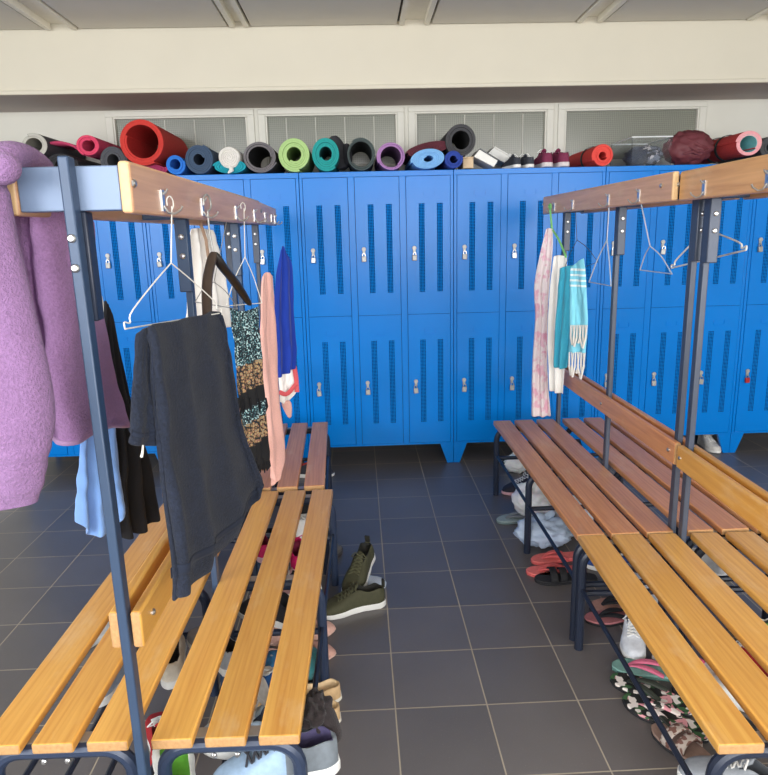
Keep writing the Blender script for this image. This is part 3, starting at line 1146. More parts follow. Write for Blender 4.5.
# under and beside the benches -------------------------------------------------
RZ = .2405   # on top of the shoe rack rods
TAN = fab(196, 164, 122)
OLV = fab(66, 66, 46)


def sneak(lab, u, v, z, yaw, L, upper, sole=None, lining=None, style='sneaker', lace=None, tilt=0, roll=0, dz=0, name='sneaker', side=1, group=None, ht=None, quarter=None):
    s = make_shoe(lab, style, L, upper, sole or MAT['white_rubber'], lining or BLK, lace, side, name, 'shoe', group, ht, quarter)
    place(s, u, v, z, D(yaw), L, tilt, roll, dz)
    return s


# left side
sneak('big pale blue grey sneaker sticking out at the near bench end', 252, 788, RZ, 104, .29, fab(150, 176, 204), lining=fab(66, 60, 96), lace=fab(60, 62, 70), quarter=fab(112, 120, 128))
sneak('pale blue sneaker behind the big sneaker at the near bench end', 240, 756, RZ, 86, .27, fab(170, 190, 208), lining=fab(70, 80, 100), side=-1)
sneak('white shoe with a bright green insole under the near bench end', 201, 770, RZ, 24, .26, fab(222, 224, 218), lining=fab(92, 160, 52), style='flat', name='slip_on_shoe')
sneak('red shoe under the near bench beside the green insole shoe', 160, 748, 0, 20, .25, fab(168, 30, 40), lining=fab(90, 20, 26))
sneak('tan slip-on shoe poking out past the bench edge, farther one', 298, 705, 0, 98, .27, TAN, fab(222, 216, 204), fab(214, 186, 146), 'flat', name='slip_on_shoe', group='tan slip-on shoes')
sneak('tan slip-on shoe poking out past the bench edge, beside the brown sock', 296, 722, 0, 96, .27, TAN, fab(222, 216, 204), fab(206, 176, 134), 'flat', name='slip_on_shoe', group='tan slip-on shoes', side=-1)
sneak('olive sneaker with a white sole lying flat in the aisle', 350, 606, 0, 108, .27, OLV, lining=fab(28, 28, 24), lace=fab(84, 84, 60), ht=fab(40, 40, 32), group='olive sneakers in the aisle')
sneak('olive sneaker tipped up on the heel of the other olive one', 359, 586, 0, 158, .27, OLV, lining=fab(28, 28, 24), lace=fab(84, 84, 60), ht=fab(40, 40, 32), side=-1, roll=0, tilt=D(-14), dz=.075, group='olive sneakers in the aisle')
PNK = fab(224, 24, 110)
sneak('hot pink sneaker seen between the slats, nearer the aisle', 296, 560, RZ, 12, .25, PNK, fab(240, 200, 214), fab(120, 20, 60), lace=fab(236, 120, 170), group='hot pink sneakers')
sneak('hot pink sneaker seen between the slats, deeper under the bench', 262, 548, RZ, 22, .25, fab(204, 30, 98), fab(240, 200, 214), fab(120, 20, 60), lace=fab(236, 120, 170), side=-1, group='hot pink sneakers')
sneak('black and white striped sneaker under the slats at the bench joint', 301, 508, RZ, 10, .26, BLK, lining=WHT)
sneak('white sneaker toe sticking out beside the bench leg', 304, 536, RZ, -55, .25, WHT, lining=GRY)
sneak('grey shoe on the floor behind the bench leg', 322, 560, 0, -40, .25, fab(120, 118, 116), fab(90, 88, 88))
sneak('striped sneaker under the farther bench near the lockers', 313, 476, 0, -95, .26, fab(60, 62, 72), lining=fab(200, 70, 70))
sneak('cream sneaker with its toe in the gap between seat halves', 166, 663, RZ, 20, .26, fab(222, 214, 200))
sneak('white and red sneaker under the outer seat slats', 104, 634, 0, -30, .26, WHT, lining=fab(180, 40, 50))
sneak('blue grey sneaker under the outer seat behind the post', 124, 676, RZ, -10, .26, fab(150, 168, 196))
sneak('blush pink slip-on shoe beside the bench leg', 302, 636, 0, -74, .25, fab(216, 172, 158), fab(206, 170, 158), fab(176, 136, 124), 'flat', name='slip_on_shoe', group='blush slip-on shoes')
sneak('blush pink slip-on shoe just nearer than its twin', 300, 660, 0, -78, .25, fab(206, 160, 146), fab(206, 170, 158), fab(176, 136, 124), 'flat', name='slip_on_shoe', group='blush slip-on shoes', side=-1)
sneak('white sneaker with blue heel lying between the front slats', 268, 705, RZ, 30, .24, WHT, lining=fab(40, 90, 150))
sneak('black shoe in the shadow under the middle slats', 275, 620, RZ, 60, .27, fab(40, 40, 46))
sneak('dusty rose sneaker seen through the slats before the pink pair', 285, 598, RZ, 100, .24, fab(196, 150, 150))
sneak('pale grey sneaker deep under the middle slats', 213, 656, RZ, 40, .26, fab(160, 164, 172))

# right side
sneak('dark sneaker with a pink stripe beside the white bags', 524, 492, 0, 100, .26, fab(44, 44, 56), fab(214, 170, 180), fab(30, 30, 36))
sneak('black shoe behind the white cloth by the end leg', 524, 467, 0, 70, .27, BLK, fab(60, 60, 64))
sneak('blue sneaker behind the paired legs of the benches', 600, 572, 0, 60, .26, fab(44, 76, 140), lining=fab(30, 40, 70))
sneak('white sneaker seen just behind the paired bench legs', 590, 562, 0, 80, .25, WHT, lining=GRY)
sneak('pale blue sneaker under the nearer bench, beyond the white shoe', 616, 618, 0, -150, .28, fab(196, 206, 220), lining=fab(120, 130, 150))
sneak('white shoe standing on the tiles before the flip flops', 634, 654, 0, 160, .24, fab(214, 218, 226), lining=fab(150, 156, 170))
sneak('white canvas shoe under the lockers beyond the back board', 709, 448, 0, 178, .25, fab(214, 212, 208), lining=fab(150, 140, 140))
sneak('white sneaker on the tiles beyond the purple sleeve', 1, 506, 0, -70, .26, WHT, lining=GRY)
sneak('grey sneaker under the near end arch', 742, 772, .05, 60, .27, fab(150, 156, 164), lining=fab(70, 74, 80))
sneak('white and black sneaker glimpsed between the near slats', 722, 704, 0, 40, .26, WHT, lining=BLK, lace=BLK)
sneak('dark sneaker with a green mark under the inner slats', 757, 645, 0, 10, .27, fab(36, 44, 44), lining=fab(120, 170, 60))
sneak('grey sneaker glimpsed between the slats by the post', 700, 568, 0, 30, .26, fab(190, 192, 196))
sneak('red shoe deep under the second slat', 748, 668, 0, 30, .26, fab(150, 24, 30), lining=fab(80, 16, 20))


def make_flipflop(label, L, bed, under, strap, side=1, name='flip_flop', wide=False, group=None):
    t = thing(name, label, 'flip flop', (0, 0, 0), group=group)
    ss = [0, .02, .06, .12, .2, .3, .4, .5, .6, .7, .8, .88, .94, .98, 1]
    cx = lambda s: side * L * .025 * math.sin(PI * s)
    for z0, z1, m, nm, k in ((0, .009, under, 'outsole', 1.0), (.0092, .017, bed, 'footbed', .985)):
        mb = MB()
        rings = []
        for s in ss:
            w = interp(W_TAB, s) * L * 1.08 * k
            rings.append([(cx(s) - w, s * L, z0), (cx(s) + w, s * L, z0), (cx(s) + w, s * L, z1), (cx(s) - w, s * L, z1)])
        mb.loft(rings).build(nm, m, t, bevel=.003, sharp=50)
    mb = MB()
    w4 = interp(W_TAB, .4) * L
    if wide:
        for s0 in (.5, .66):
            w = interp(W_TAB, s0) * L * 1.02
            P = []
            for i in range(5):
                P.append([(cx(s0) + w * math.cos(PI * q / 8) * 1.03, (s0 + .028 * i) * L, .012 + .04 * math.sin(PI * q / 8) ** .7) for q in range(9)])
            mb.grid(P)
        mb.build('strap', strap, t, solid=.004)
    else:
        for sg in (-1, 1):
            a, c_, e = Vector((cx(.8), .82 * L, .012)), Vector((cx(.7) + sg * w4 * .45, .66 * L, .045)), Vector((cx(.38) + sg * w4 * .98, .36 * L, .016))
            pts = []
            for k in range(9):
                f = k / 8
                pts.append(a * (1 - f) ** 2 + c_ * 2 * f * (1 - f) + e * f * f)
            mb.tube(pts, [.005, .006, .008, .010, .012, .013, .013, .012, .010], 8, flat=(.45, 1), up=(0, 0, 1))
        mb.build('strap', strap, t)
    return t


FLOR = blotch('floral_print', srgb(28, 30, 30), [srgb(226, 160, 168), srgb(60, 100, 62), srgb(236, 228, 222)], 24, .56)
FLOR2 = blotch('floral_strap', srgb(40, 44, 40), [srgb(222, 150, 160), srgb(232, 220, 214)], 30, .5)


def flip(lab, u, v, yaw, L, bed, under, strap, z=0, side=1, wide=False, group=None, name='flip_flop', tilt=0, dz=0):
    o = make_flipflop(lab, L, bed, under, strap, side, name, wide, group)
    place(o, u, v, z, D(yaw), L, tilt, 0, dz)
    return o


CORAL = fab(226, 104, 104)
flip('coral pink flip flop on the tiles by the white bags, farther one', 562, 561, 98, .25, fab(236, 120, 116), CORAL, CORAL, group='coral flip flops')
flip('coral pink flip flop on the tiles by the white bags, nearer one', 556, 571, 90, .25, fab(236, 120, 116), CORAL, CORAL, side=-1, group='coral flip flops')
flip('black sandal on the tiles nearer than the coral flip flops', 566, 581, 88, .26, fab(38, 38, 42), BLK, BLK, wide=True, name='sandal')
flip('grey green flip flop sole beside the dark sneaker', 520, 520, 100, .25, fab(150, 168, 170), fab(110, 130, 132), GRY)
flip('black sandal with a beige footbed behind the pale blue sneaker', 620, 606, 100, .25, fab(196, 150, 136), BLK, BLK, name='sandal', group='black and beige sandals')
flip('black sandal with a rosy footbed, nearer of the two sandals', 624, 621, 96, .25, fab(190, 120, 124), BLK, BLK, side=-1, name='sandal', group='black and beige sandals')
flip('floral black flip flop on the tiles, toe by the white shoe on the tiles', 650, 690, 46, .26, FLOR, BLK, fab(52, 58, 50), group='floral flip flops')
flip('floral black flip flop on the tiles, nearer of the floral two', 678, 713, 44, .26, FLOR, BLK, FLOR2, side=-1, group='floral flip flops')
flip('teal flip flop lying beyond the floral ones', 650, 676, 70, .25, fab(120, 164, 156), fab(90, 130, 124), fab(214, 110, 140))
flip('pink strapped flip flop half hidden by the shoe rack rod', 672, 690, 60, .25, fab(214, 206, 202), fab(160, 150, 150), fab(222, 96, 132))
flip('brown strappy sandal by the nearest end of the bench', 700, 742, 24, .26, fab(150, 124, 112), BLK, blotch('woven_strap', srgb(190, 176, 166), [srgb(120, 84, 74)], 60, .5), wide=True, name='sandal')
flip('black sandal lying behind the brown strappy one', 690, 712, 30, .26, fab(44, 44, 46), BLK, BLK, name='sandal')

# thin white stick on the floor
a, b = at(677, 740, z=.004), at(694, 750, z=.004)
tag(MB().cyl(a, b, .0035, 8).build('white_stick', MAT['white_rubber']), 'thin white stick on the tiles beside the brown sandal', 'stick')

# plastic bags under the farther bench
MAT['bag'] = plain('white_plastic_film', srgb(244, 245, 247), .35, 0, .05, 12, .5, 34, .012)
MAT['bag'].node_tree.nodes['Principled BSDF'].inputs['Subsurface Weight'].default_value = .15
MAT['bag_blue'] = plain('bluish_plastic_film', srgb(186, 204, 228), .35, 0, .06, 12, .5, 34, .012)


def bag(label, u, v, dims, mat, seed, z=0, amp=.3, name='plastic_bag', cat='bag', knot=True, dy=0, group=None):
    p = at(u, v, z=z)
    p.y += dims[1] + dy
    b = blob(p, dims, seed, amp, 11, 44, 30)
    o = tag(b.build(name, mat, sharp=None), label, cat, group)
    if knot:
        top = Vector((p.x, p.y, p.z + dims[2] * 2 * (1 + amp * .35)))
        k = MB()
        for j, (dx, dy_) in enumerate(((-.5, -.2), (.45, .1))):
            k.tube([top + Vector((0, 0, -dims[2] * .35)), top + Vector((dx * dims[0] * .25, dy_ * .05, -dims[2] * .05)), top + Vector((dx * dims[0] * .6, dy_ * .1, dims[2] * .12)), top + Vector((dx * dims[0] * .95, dy_ * .1, dims[2] * .0))],
                   [dims[0] * .28, dims[0] * .14, dims[0] * .2, dims[0] * .1], 10, flat=(1, .5))
        k.build('tied_handles', mat, o, tf=Matrix.Translation(-o.location), sub=1)
    return o


bag('white plastic bag full of things beside the middle leg, upper one', 546, 535, (.10, .12, .088), MAT['bag'], 1.3, dy=.10, z=0)
bag('bluish white plastic bag slumped on the tiles by the middle leg', 549, 553, (.125, .09, .065), MAT['bag_blue'], 4.1)
bag('small white plastic bag under the far end of the bench', 521, 478, (.07, .06, .055), MAT['bag'], 7.7, z=0, dy=.05)
bag('white plastic bag behind the coral flip flops, under the slats', 590, 545, (.10, .1, .07), MAT['bag'], 9.2, dy=.1)
bag('teal fabric bag under the nearer bench beside the leg', 306, 688, (.045, .06, .05), terry('teal_cloth', srgb(52, 120, 124), .1), 2.2, 0, .25, 'pouch', 'bag', False)
bag('blue and white packet lying on the shoe rack between the slats', 273, 690, (.04, .06, .03), blotch('packet_print', srgb(60, 130, 190), [srgb(214, 220, 226)], 14, .5), 6.2, RZ, .15, 'packet', 'packet', False)
bag('crumpled white cloth between the outer slats and the post', 118, 668, (.05, .06, .03), MAT['white_terry'], 5.1, RZ, .3, 'cloth', 'cloth', False)

# dark brown sock slumped over the big sneaker, light grey sock behind the olive pair
p = at(316, 722, z=.30)
o = blob(p, (.036, .055, .032), 6.6, .5, 12, 40, 26, False)
o.tube(cr_pts([p + Vector((.0, -.01, .045)), p + Vector((.03, -.02, .03)), p + Vector((.045, -.03, -.005)), p + Vector((.05, -.035, -.03))], 10), [.024, .03, .031, .03, .027, .026, .024, .024, .022, .012], 14, flat=(.6, 1))
tag(o.build('sock', terry('brown_knit', srgb(44, 36, 38), .2), sub=1, sharp=None), 'dark brown sock slumped over the big pale blue grey sneaker', 'sock')
p = at(372, 590, z=0)
o = MB().tube([p + Vector((-.05, .05, .03)), p + Vector((-.01, .02, .028)), p + Vector((.03, .0, .03)), p + Vector((.06, -.01, .018))], [.02, .03, .034, .02], 12, flat=(.8, 1.1))
tag(o.build('sock', terry('grey_knit', srgb(176, 188, 206), .12), sub=1, sharp=None), 'pale blue grey sock beside the heel of the olive sneakers', 'sock')


# nudge the shoes apart so that none stands in another or in a bench leg
def seg_gap(p1, d1, L1, p2, d2, L2):
    best = None
    for i in range(7):
        a = p1 + d1 * L1 * (i / 6 - .5) * .78
        for j in range(7):
            b = p2 + d2 * L2 * (j / 6 - .5) * .78
            w = (a - b).to_2d()
            if best is None or w.length < best.length:
                best = w
    return best


FIXED = ('big pale', 'hot pink sneaker seen between the slats, nearer', 'floral', 'coral', 'tan slip', 'blush', 'white shoe standing', 'white shoe with a bright', 'teal flip', 'brown strappy', 'olive', 'black sandal', 'dark sneaker with a pink', 'striped')
for f_ in FOOT:
    if f_[0]['label'].startswith(FIXED) and f_[5]:
        f_[5] = .12
    f_.append(.135 if 'flop' in f_[0].name or 'sandal' in f_[0].name else .17)
for it in range(60):
    for i in range(len(FOOT)):
        o, p, d, L, z, mob, rr = FOOT[i]
        for j in range(i):
            o2, p2, d2, L2, z2, mob2, rr2 = FOOT[j]
            if abs(z - z2) > .15 or mob + mob2 == 0:
                continue
            need = rr * L + rr2 * L2
            g = seg_gap(p, d, L, p2, d2, L2)
            if g.length < need:
                n = g.normalized() if g.length > 1e-4 else Vector((0, 1))
                k = (need - g.length) * .5 / (mob + mob2)
                p += Vector((n.x, n.y, 0)) * k * mob
                p2 -= Vector((n.x, n.y, 0)) * k * mob2
        for lx, ly in LEGS:
            g = seg_gap(p, d, L, Vector((lx, ly, 0)), d, 0)
            need = rr * L + .017
            if g.length < need and mob == 1:
                n = g.normalized()
                p += Vector((n.x, n.y, 0)) * (need - g.length) * .6
for o, p, d, L, z, mob, rr in FOOT:
    if mob:
        q = p - d * L * .5
        o.location = (q.x, q.y, z)

# ---------------------------------------------------------------- clothes, towels and hangers


def cr(pts, n):
    """Catmull-Rom through pts, n samples"""
    pts = [Vector(p) for p in pts]
    if len(pts) == 1:
        return pts * n
    out = []
    m = len(pts) - 1
    for k in range(n):
        t = k / (n - 1) * m
        i = min(int(t), m - 1)
        f = t - i
        p1, p2 = pts[i], pts[i + 1]
        p0 = pts[i - 1] if i else p1 * 2 - p2
        p3 = pts[i + 2] if i + 2 <= m else p2 * 2 - p1
        out.append(.5 * (p1 * 2 + (p2 - p0) * f + (p0 * 2 - p1 * 5 + p2 * 4 - p3) * f * f + (p1 * 3 - p0 - p2 * 3 + p3) * f ** 3))
    return out


def drape(rows, nu=36, nv=44, fold=(.012, 3, 0), t0=.25, crease=.003, seed=0, hem=0, sharp=0):
    """cloth surface through rows of (u, v, y) pixel-and-depth points, with hanging folds"""
    R_ = [cr([at(u, v, y=y) for u, v, y in r], nu) for r in rows]
    C = [cr([R_[i][j] for i in range(len(R_))], nv) for j in range(nu)]
    P = [[C[j][i] for j in range(nu)] for i in range(nv)]
    amp, nf, ph = fold
    out = []
    for i in range(nv):
        t = i / (nv - 1)
        row = []
        for j in range(nu):
            a, b = P[i][max(0, j - 1)], P[i][min(nu - 1, j + 1)]
            d = b - a
            nrm = Vector((d.y, -d.x, 0))
            nrm = nrm.normalized() if nrm.length > 1e-6 else Vector((0, -1, 0))
            s = j / (nu - 1)
            w = amp * (t0 + (1 - t0) * t) * math.sin(2 * PI * nf * s + ph + .9 * math.sin(2.2 * t + seed) + .35 * math.sin(5 * s + seed))
            if sharp:
                w = amp * (t0 + (1 - t0) * t) * (1 - 2 * abs(math.sin(PI * nf * s + ph + .25 * math.sin(2.2 * t + seed)))) ** 1
            w += crease * mnoise.noise(Vector((s * 7 + seed, t * 9, seed * 1.7))) * 2
            p = P[i][j] + nrm * w
            if hem and i > nv - 4:
                p.z += hem * mnoise.noise(Vector((s * 9, seed, 0)))
            row.append(p)
        out.append(row)
    return out


def cloth(name, label, cat, rows, mat, th=.006, parent=None, sub=1, group=None, **kw):
    P = drape(rows, **kw)
    o = MB().grid(P).build(name, mat, parent, solid=th, sub=sub, sharp=None)
    if parent is None:
        tag(o, label, cat, group)
    return o


def strip_on(P, i0, i1, lift, name, mat, parent, org):
    """a band of the cloth grid lifted off both faces (woven borders)"""
    for sgn in (1, -1):
        G = []
        for i in range(i0, i1 + 1):
            row = []
            for j in range(len(P[i])):
                a, b = P[i][max(0, j - 1)], P[i][min(len(P[i]) - 1, j + 1)]
                d = b - a
                nrm = Vector((d.y, -d.x, 0)).normalized()
                row.append(P[i][j] + nrm * lift * sgn - org)
            G.append(row)
        MB().grid(G).build(name, mat, parent, solid=.001, sharp=None)


LIL = terry('lilac_terry', srgb(146, 110, 155), .16, sheen=.08, nscale=190, bump=.9, bdist=.008, patch=.08)
LILD = terry('lilac_terry_trim', srgb(184, 146, 190), .1, sheen=.1, nscale=400, bump=.3, bdist=.002)
NAVY = terry('navy_terry', srgb(24, 32, 50), .42, sheen=.05, nscale=170, bump=.8, bdist=.005, patch=.3, pscale=14)
NAVYB = terry('navy_band', srgb(22, 30, 48), .08, sheen=.03, nscale=500, bump=.2, bdist=.001)
BLKC = terry('black_jersey', srgb(16, 17, 23), .1, sheen=.02, nscale=500, bump=.2)

# --- lilac robe over the near end of the outer rail
org = at(40, 440, y=1.35)
robe = thing('bathrobe', 'lilac terry bathrobe hung over the end of the coat rail', 'bathrobe', org, world=True)
rows = [[(4, 196, 1.30), (26, 203, 1.35), (40, 206, 1.33), (66, 210, 1.37), (80, 214, 1.48), (93, 220, 1.68)],
        [(8, 262, 1.30), (30, 262, 1.36), (46, 264, 1.33), (72, 267, 1.37), (86, 270, 1.48), (101, 284, 1.68)],
        [(14, 340, 1.30), (36, 340, 1.37), (53, 343, 1.33), (78, 346, 1.37), (94, 350, 1.50), (114, 362, 1.72)],
        [(20, 410, 1.30), (42, 410, 1.37), (60, 411, 1.33), (82, 412, 1.37), (102, 411, 1.52), (127, 410, 1.76)],
        [(24, 434, 1.30), (46, 438, 1.37), (64, 443, 1.33), (85, 441, 1.36), (104, 428, 1.52), (133, 427, 1.78)]]
P = drape(rows, 44, 52, (.008, 2.6, 1.2), .6, .004, 2)
LIL_LIT = terry('lilac_terry_body_lit', srgb(178, 134, 186), .16, sheen=.08, nscale=190, bump=.9, bdist=.008, patch=.08)  # same terry made paler: light falling on the body put into its colour
ro = MB().grid(P).build('robe_body', LIL_LIT, robe, solid=.012, sub=1, sharp=None)
MB().grid([[p + Vector((0, -.006, .0)) for p in P[i]] for i in (49, 50, 51)]).build('hem', LILD, robe, solid=.012, sharp=None)
cen = []
for (ur, v, y, hw, hd) in ((10, 168, 1.19, .070, .05), (11, 215, 1.18, .078, .05), (23, 260, 1.17, .084, .05), (34, 307, 1.165, .088, .05), (47, 361, 1.16, .092, .052), (54, 404, 1.155, .092, .052),
                           (53, 433, 1.15, .088, .05), (49.5, 441, 1.15, .082, .044), (51.5, 449, 1.15, .087, .051), (46, 459, 1.15, .080, .043), (48, 467, 1.15, .084, .050), (42.5, 478, 1.15, .078, .042), (44, 483, 1.15, .081, .048), (39, 493, 1.15, .076, .043), (37.5, 500, 1.15, .075, .043)):
    r = at(ur, v, y=y - .02)
    cen.append((Vector((r.x - hw, y - .02, r.z)), hw, hd))
rings = []
for i, (c, hw, hd) in enumerate(cen):
    rings.append([c + Vector((hw * math.cos(a) * (1 + .06 * mnoise.noise(Vector((math.cos(a) * 1.5, math.sin(a) * 1.5, i * .35)))), hd * math.sin(a) * (1 + .25 * mnoise.noise(Vector((math.cos(a) * 2, math.sin(a) * 2, i * .4)))), 0)) for a in [2 * PI * k / 26 for k in range(26)]])
# the cuff is hollow
rings.append([p + Vector((0, 0, -.002)) for p in rings[-1]])
rings.append([p + Vector((0, 0, -.002)) for p in rings[-1]])
c, hw, hd = cen[-1]
rings.append([c + Vector((hw * .86 * math.cos(2 * PI * k / 26), hd * .8 * math.sin(2 * PI * k / 26), .004)) for k in range(26)])
rings.append([c + Vector((hw * .8 * math.cos(2 * PI * k / 26), hd * .75 * math.sin(2 * PI * k / 26), .08)) for k in range(26)])
MB().loft(rings).build('sleeve', LIL, robe, sub=1, sharp=None)
# shoulder and collar lying on top of the rail
pts = [at(-24, 204, y=1.18), at(-18, 178, y=1.19), at(-4, 164, y=1.21), at(14, 160, y=1.26), at(32, 164, y=1.33), at(50, 169, y=1.43)]
MB().tube(cr(pts, 16), [.055, .058, .055, .052, .048, .046, .044, .042, .038, .034, .031, .028, .025, .02, .016, .008], 18, flat=(.72, 1.2), up=(0, 0, 1)).build('shoulder', LIL, robe, sub=1, sharp=None)
pts = [at(2, 158, y=1.16), at(6, 166, y=1.15), at(4, 172, y=1.15), at(-6, 174, y=1.15)]
MB().tube(cr(pts, 8), [.012, .02, .024, .025, .024, .022, .02, .016], 12).build('belt_loop', LIL, robe, sub=1, sharp=None)

LBL = terry('light_blue_cotton', srgb(120, 160, 220), .05, sheen=.2, nscale=500, bump=.2, bdist=.001)
cloth('shirt', 'light blue cotton garment hanging below the lilac robe', 'clothing',
      [[(82, 395, 1.56), (97, 395, 1.60), (114, 395, 1.66)], [(79, 465, 1.56), (95, 468, 1.60), (119, 468, 1.66)], [(76, 522, 1.56), (91, 536, 1.60), (108, 532, 1.62), (125, 512, 1.66)]],
      LBL, .003, fold=(.014, 2.5, .4), seed=3)
cloth('trousers', 'black garment hanging behind the post beside the navy towel', 'clothing',
      [[(103, 300, 1.78), (108, 305, 1.8), (112, 312, 1.83)], [(106, 390, 1.78), (118, 390, 1.82), (129, 396, 1.88)], [(110, 455, 1.78), (128, 452, 1.84), (147, 456, 1.92)],
       [(108, 500, 1.78), (130, 500, 1.84), (154, 496, 1.94)], [(107, 534, 1.78), (128, 538, 1.84), (143, 531, 1.9), (156, 520, 1.95)]],
      BLKC, .004, fold=(.018, 3, .9), seed=5, hem=.01)


def hanger(label, hook, neck, a, b, mat, r=.0014, bar=True, curl=.013, notch=True, group='hangers on the coat rails', name='wire_hanger', sag=0):
    """hanger: hook round the coat hook, neck, shoulders to a and b, lower bar"""
    hook, neck, a, b = Vector(hook), Vector(neck), Vector(a), Vector(b)
    t = thing(name, label, 'hanger', neck, group=group, world=True)
    d = (b - a).normalized()
    k = MB()
    hk = [hook + d * curl * math.cos(q) + Vector((0, 0, curl * math.sin(q))) for q in (PI * 1.15, PI * .85, PI * .5, PI * .2, -PI * .1, -PI * .35)]
    hk = hk + [hook + Vector((0, 0, -curl * 1.05)) * 1.0 + d * .004, neck]
    k.tube(cr(hk, 22), r, 6)
    k.build('hook', mat, t)
    m = MB()
    an, bn = (neck + (a - neck) * .86 + Vector((0, 0, .012))), (neck + (b - neck) * .86 + Vector((0, 0, .012)))
    if notch:
        pts = [neck, neck + (a - neck) * .4 + Vector((0, 0, .008)), an, an + (a - an) * .3 + Vector((0, 0, -.010)), a + Vector((0, 0, .012)), a]
        m.tube(cr(pts, 22), r, 6)
        pts = [neck, neck + (b - neck) * .4 + Vector((0, 0, .008)), bn, bn + (b - bn) * .3 + Vector((0, 0, -.010)), b + Vector((0, 0, .012)), b]
        m.tube(cr(pts, 22), r, 6)
    else:
        m.tube(cr([neck, (neck + a) / 2 + Vector((0, 0, .012)), a], 12), r, 8)
        m.tube(cr([neck, (neck + b) / 2 + Vector((0, 0, .012)), b], 12), r, 8)
    m.build('shoulders', mat, t)
    if bar:
        MB().tube([a, (a + b) / 2 + Vector((0, 0, -sag)), b], r, 6).build('bar', mat, t)
    return t


WIRE = plain('white_wire', srgb(226, 224, 216), .4)
STEEL = MAT['zinc_dull']
# --- wire hanger with the navy towel
hk = at(170, 203, y=1.386)
hanger('white wire hanger holding the navy towel', hk, at(171, 263, y=1.386), at(125, 329, y=1.2), at(221, 313, y=1.57), WIRE)
org = at(170, 600, y=1.25)
tw = thing('bath_towel', 'navy terry towel draped over a white wire hanger', 'towel', org, world=True)
rows = [[(147, 331, 1.205), (152, 325, 1.21), (172, 321, 1.30), (196, 316, 1.43), (216, 311, 1.555), (221, 316, 1.565)],
        [(150, 350, 1.195), (158, 352, 1.20), (178, 348, 1.30), (202, 344, 1.43), (222, 340, 1.56), (226, 342, 1.57)],
        [(152, 385, 1.19), (162, 388, 1.20), (184, 384, 1.30), (208, 378, 1.43), (228, 372, 1.56), (232, 373, 1.57)],
        [(158, 446, 1.19), (168, 448, 1.20), (190, 444, 1.30), (214, 436, 1.43), (236, 426, 1.57), (241, 426, 1.58)],
        [(165, 506, 1.19), (176, 508, 1.20), (198, 500, 1.30), (222, 486, 1.44), (248, 466, 1.59), (254, 465, 1.60)],
        [(173, 566, 1.19), (184, 560, 1.20), (206, 545, 1.30), (228, 524, 1.44), (255, 490, 1.61), (261, 484, 1.62)],
        [(173.5, 602, 1.19), (183, 595, 1.20), (203, 576, 1.29), (223, 550, 1.42), (250, 510, 1.59), (263, 491, 1.63)]]
P = drape(rows, 54, 70, (.010, 4.3, .4), .5, .004, 1, sharp=1)
MB().grid(P).build('front_fall', NAVY, tw, solid=.009, sub=1, sharp=None)
strip_on(P, 58, 61, .0055, 'woven_band', NAVYB, tw, Vector((0, 0, 0)))
rows = [[(137, 334, 1.19), (142, 329, 1.2), (147, 327, 1.21), (152, 325, 1.215)],
        [(135, 375, 1.17), (140, 378, 1.18), (146, 380, 1.195), (152, 385, 1.205)],
        [(132, 420, 1.16), (138, 424, 1.17), (146, 424, 1.19), (156, 424, 1.2)],
        [(129.5, 443, 1.155), (136, 446, 1.16), (146, 446, 1.19), (157, 446, 1.2)]]
P2 = drape(rows, 14, 40, (.004, 1, 0), .3, .002, 4)
MB().grid(P2).build('back_fall', NAVY, tw, solid=.009, sub=1, sharp=None)
strip_on(P2, 30, 33, .0055, 'woven_band', NAVYB, tw, Vector((0, 0, 0)))
MB().tube([at(143, 445, y=1.17), at(142.5, 452, y=1.17), at(141.5, 457, y=1.17)], [.0016, .0022, .0028], 6).build('hang_tag', WIRE, tw)

# --- black broad hanger
BH = plain('black_hanger_plastic', srgb(30, 28, 28), .3)
BW_ = plain('dark_brown_hanger', srgb(66, 54, 46), .35)
neck = at(214, 254, y=1.71)
t = thing('broad_hanger', 'broad black hanger between the navy towel and the patterned dress', 'hanger', neck, world=True)
hk = at(207, 203, y=1.71)
d = Vector((.25, 1, 0)).normalized()
pts = [hk + d * .02 * math.cos(q) + Vector((0, 0, .02 * math.sin(q))) for q in (PI * 1.1, PI * .8, PI * .5, PI * .2, -PI * .1, -PI * .35)] + [hk + Vector((0, 0, -.022)), at(210, 235, y=1.71), neck]
MB().tube(cr(pts, 24), .0024, 8).build('hook', STEEL, t)
MB().tube(cr([neck + Vector((0, 0, .004)), at(211, 262, y=1.69), at(207, 285, y=1.62), at(207.5, 326, y=1.53)], 14), [.008, .010, .011, .012, .0125, .0125, .0125, .0125, .0125, .0125, .0125, .012, .011, .010], 10, flat=(.75, 1.1)).build('hanger_arm', BW_, t, sub=1)
MB().tube(cr([neck + Vector((0, 0, .004)), at(222, 266, y=1.73), at(234, 281, y=1.80), at(250, 305, y=1.90)], 14), [.009, .012, .014, .015, .015, .015, .015, .015, .015, .015, .015, .014, .012, .010], 10, flat=(.75, 1.1)).build('hanger_arm', BH, t, sub=1)

# --- white garment on the outer rail
WHC = terry('white_cotton', srgb(250, 248, 244), .03, sheen=.05, nscale=500, bump=.2, bdist=.001)
wg = cloth('blouse', 'white garment hanging on the outer rail behind the posts', 'clothing',
           [[(190, 229, 2.5), (200, 228, 2.55), (212, 230, 2.62)], [(187, 270, 2.5), (204, 270, 2.58), (222, 268, 2.68)], [(181, 336, 2.5), (204, 334, 2.6), (230, 327, 2.72)]],
           WHC, .003, fold=(.02, 3, 1), seed=8)
MB().tube([at(200, 222, y=2.48) - wg.location, at(206, 240, y=2.50) - wg.location, at(209, 262, y=2.52) - wg.location], .006, 8, flat=(1, .4)).build('strap', plain('tan_strap', srgb(150, 124, 104), .7), wg)

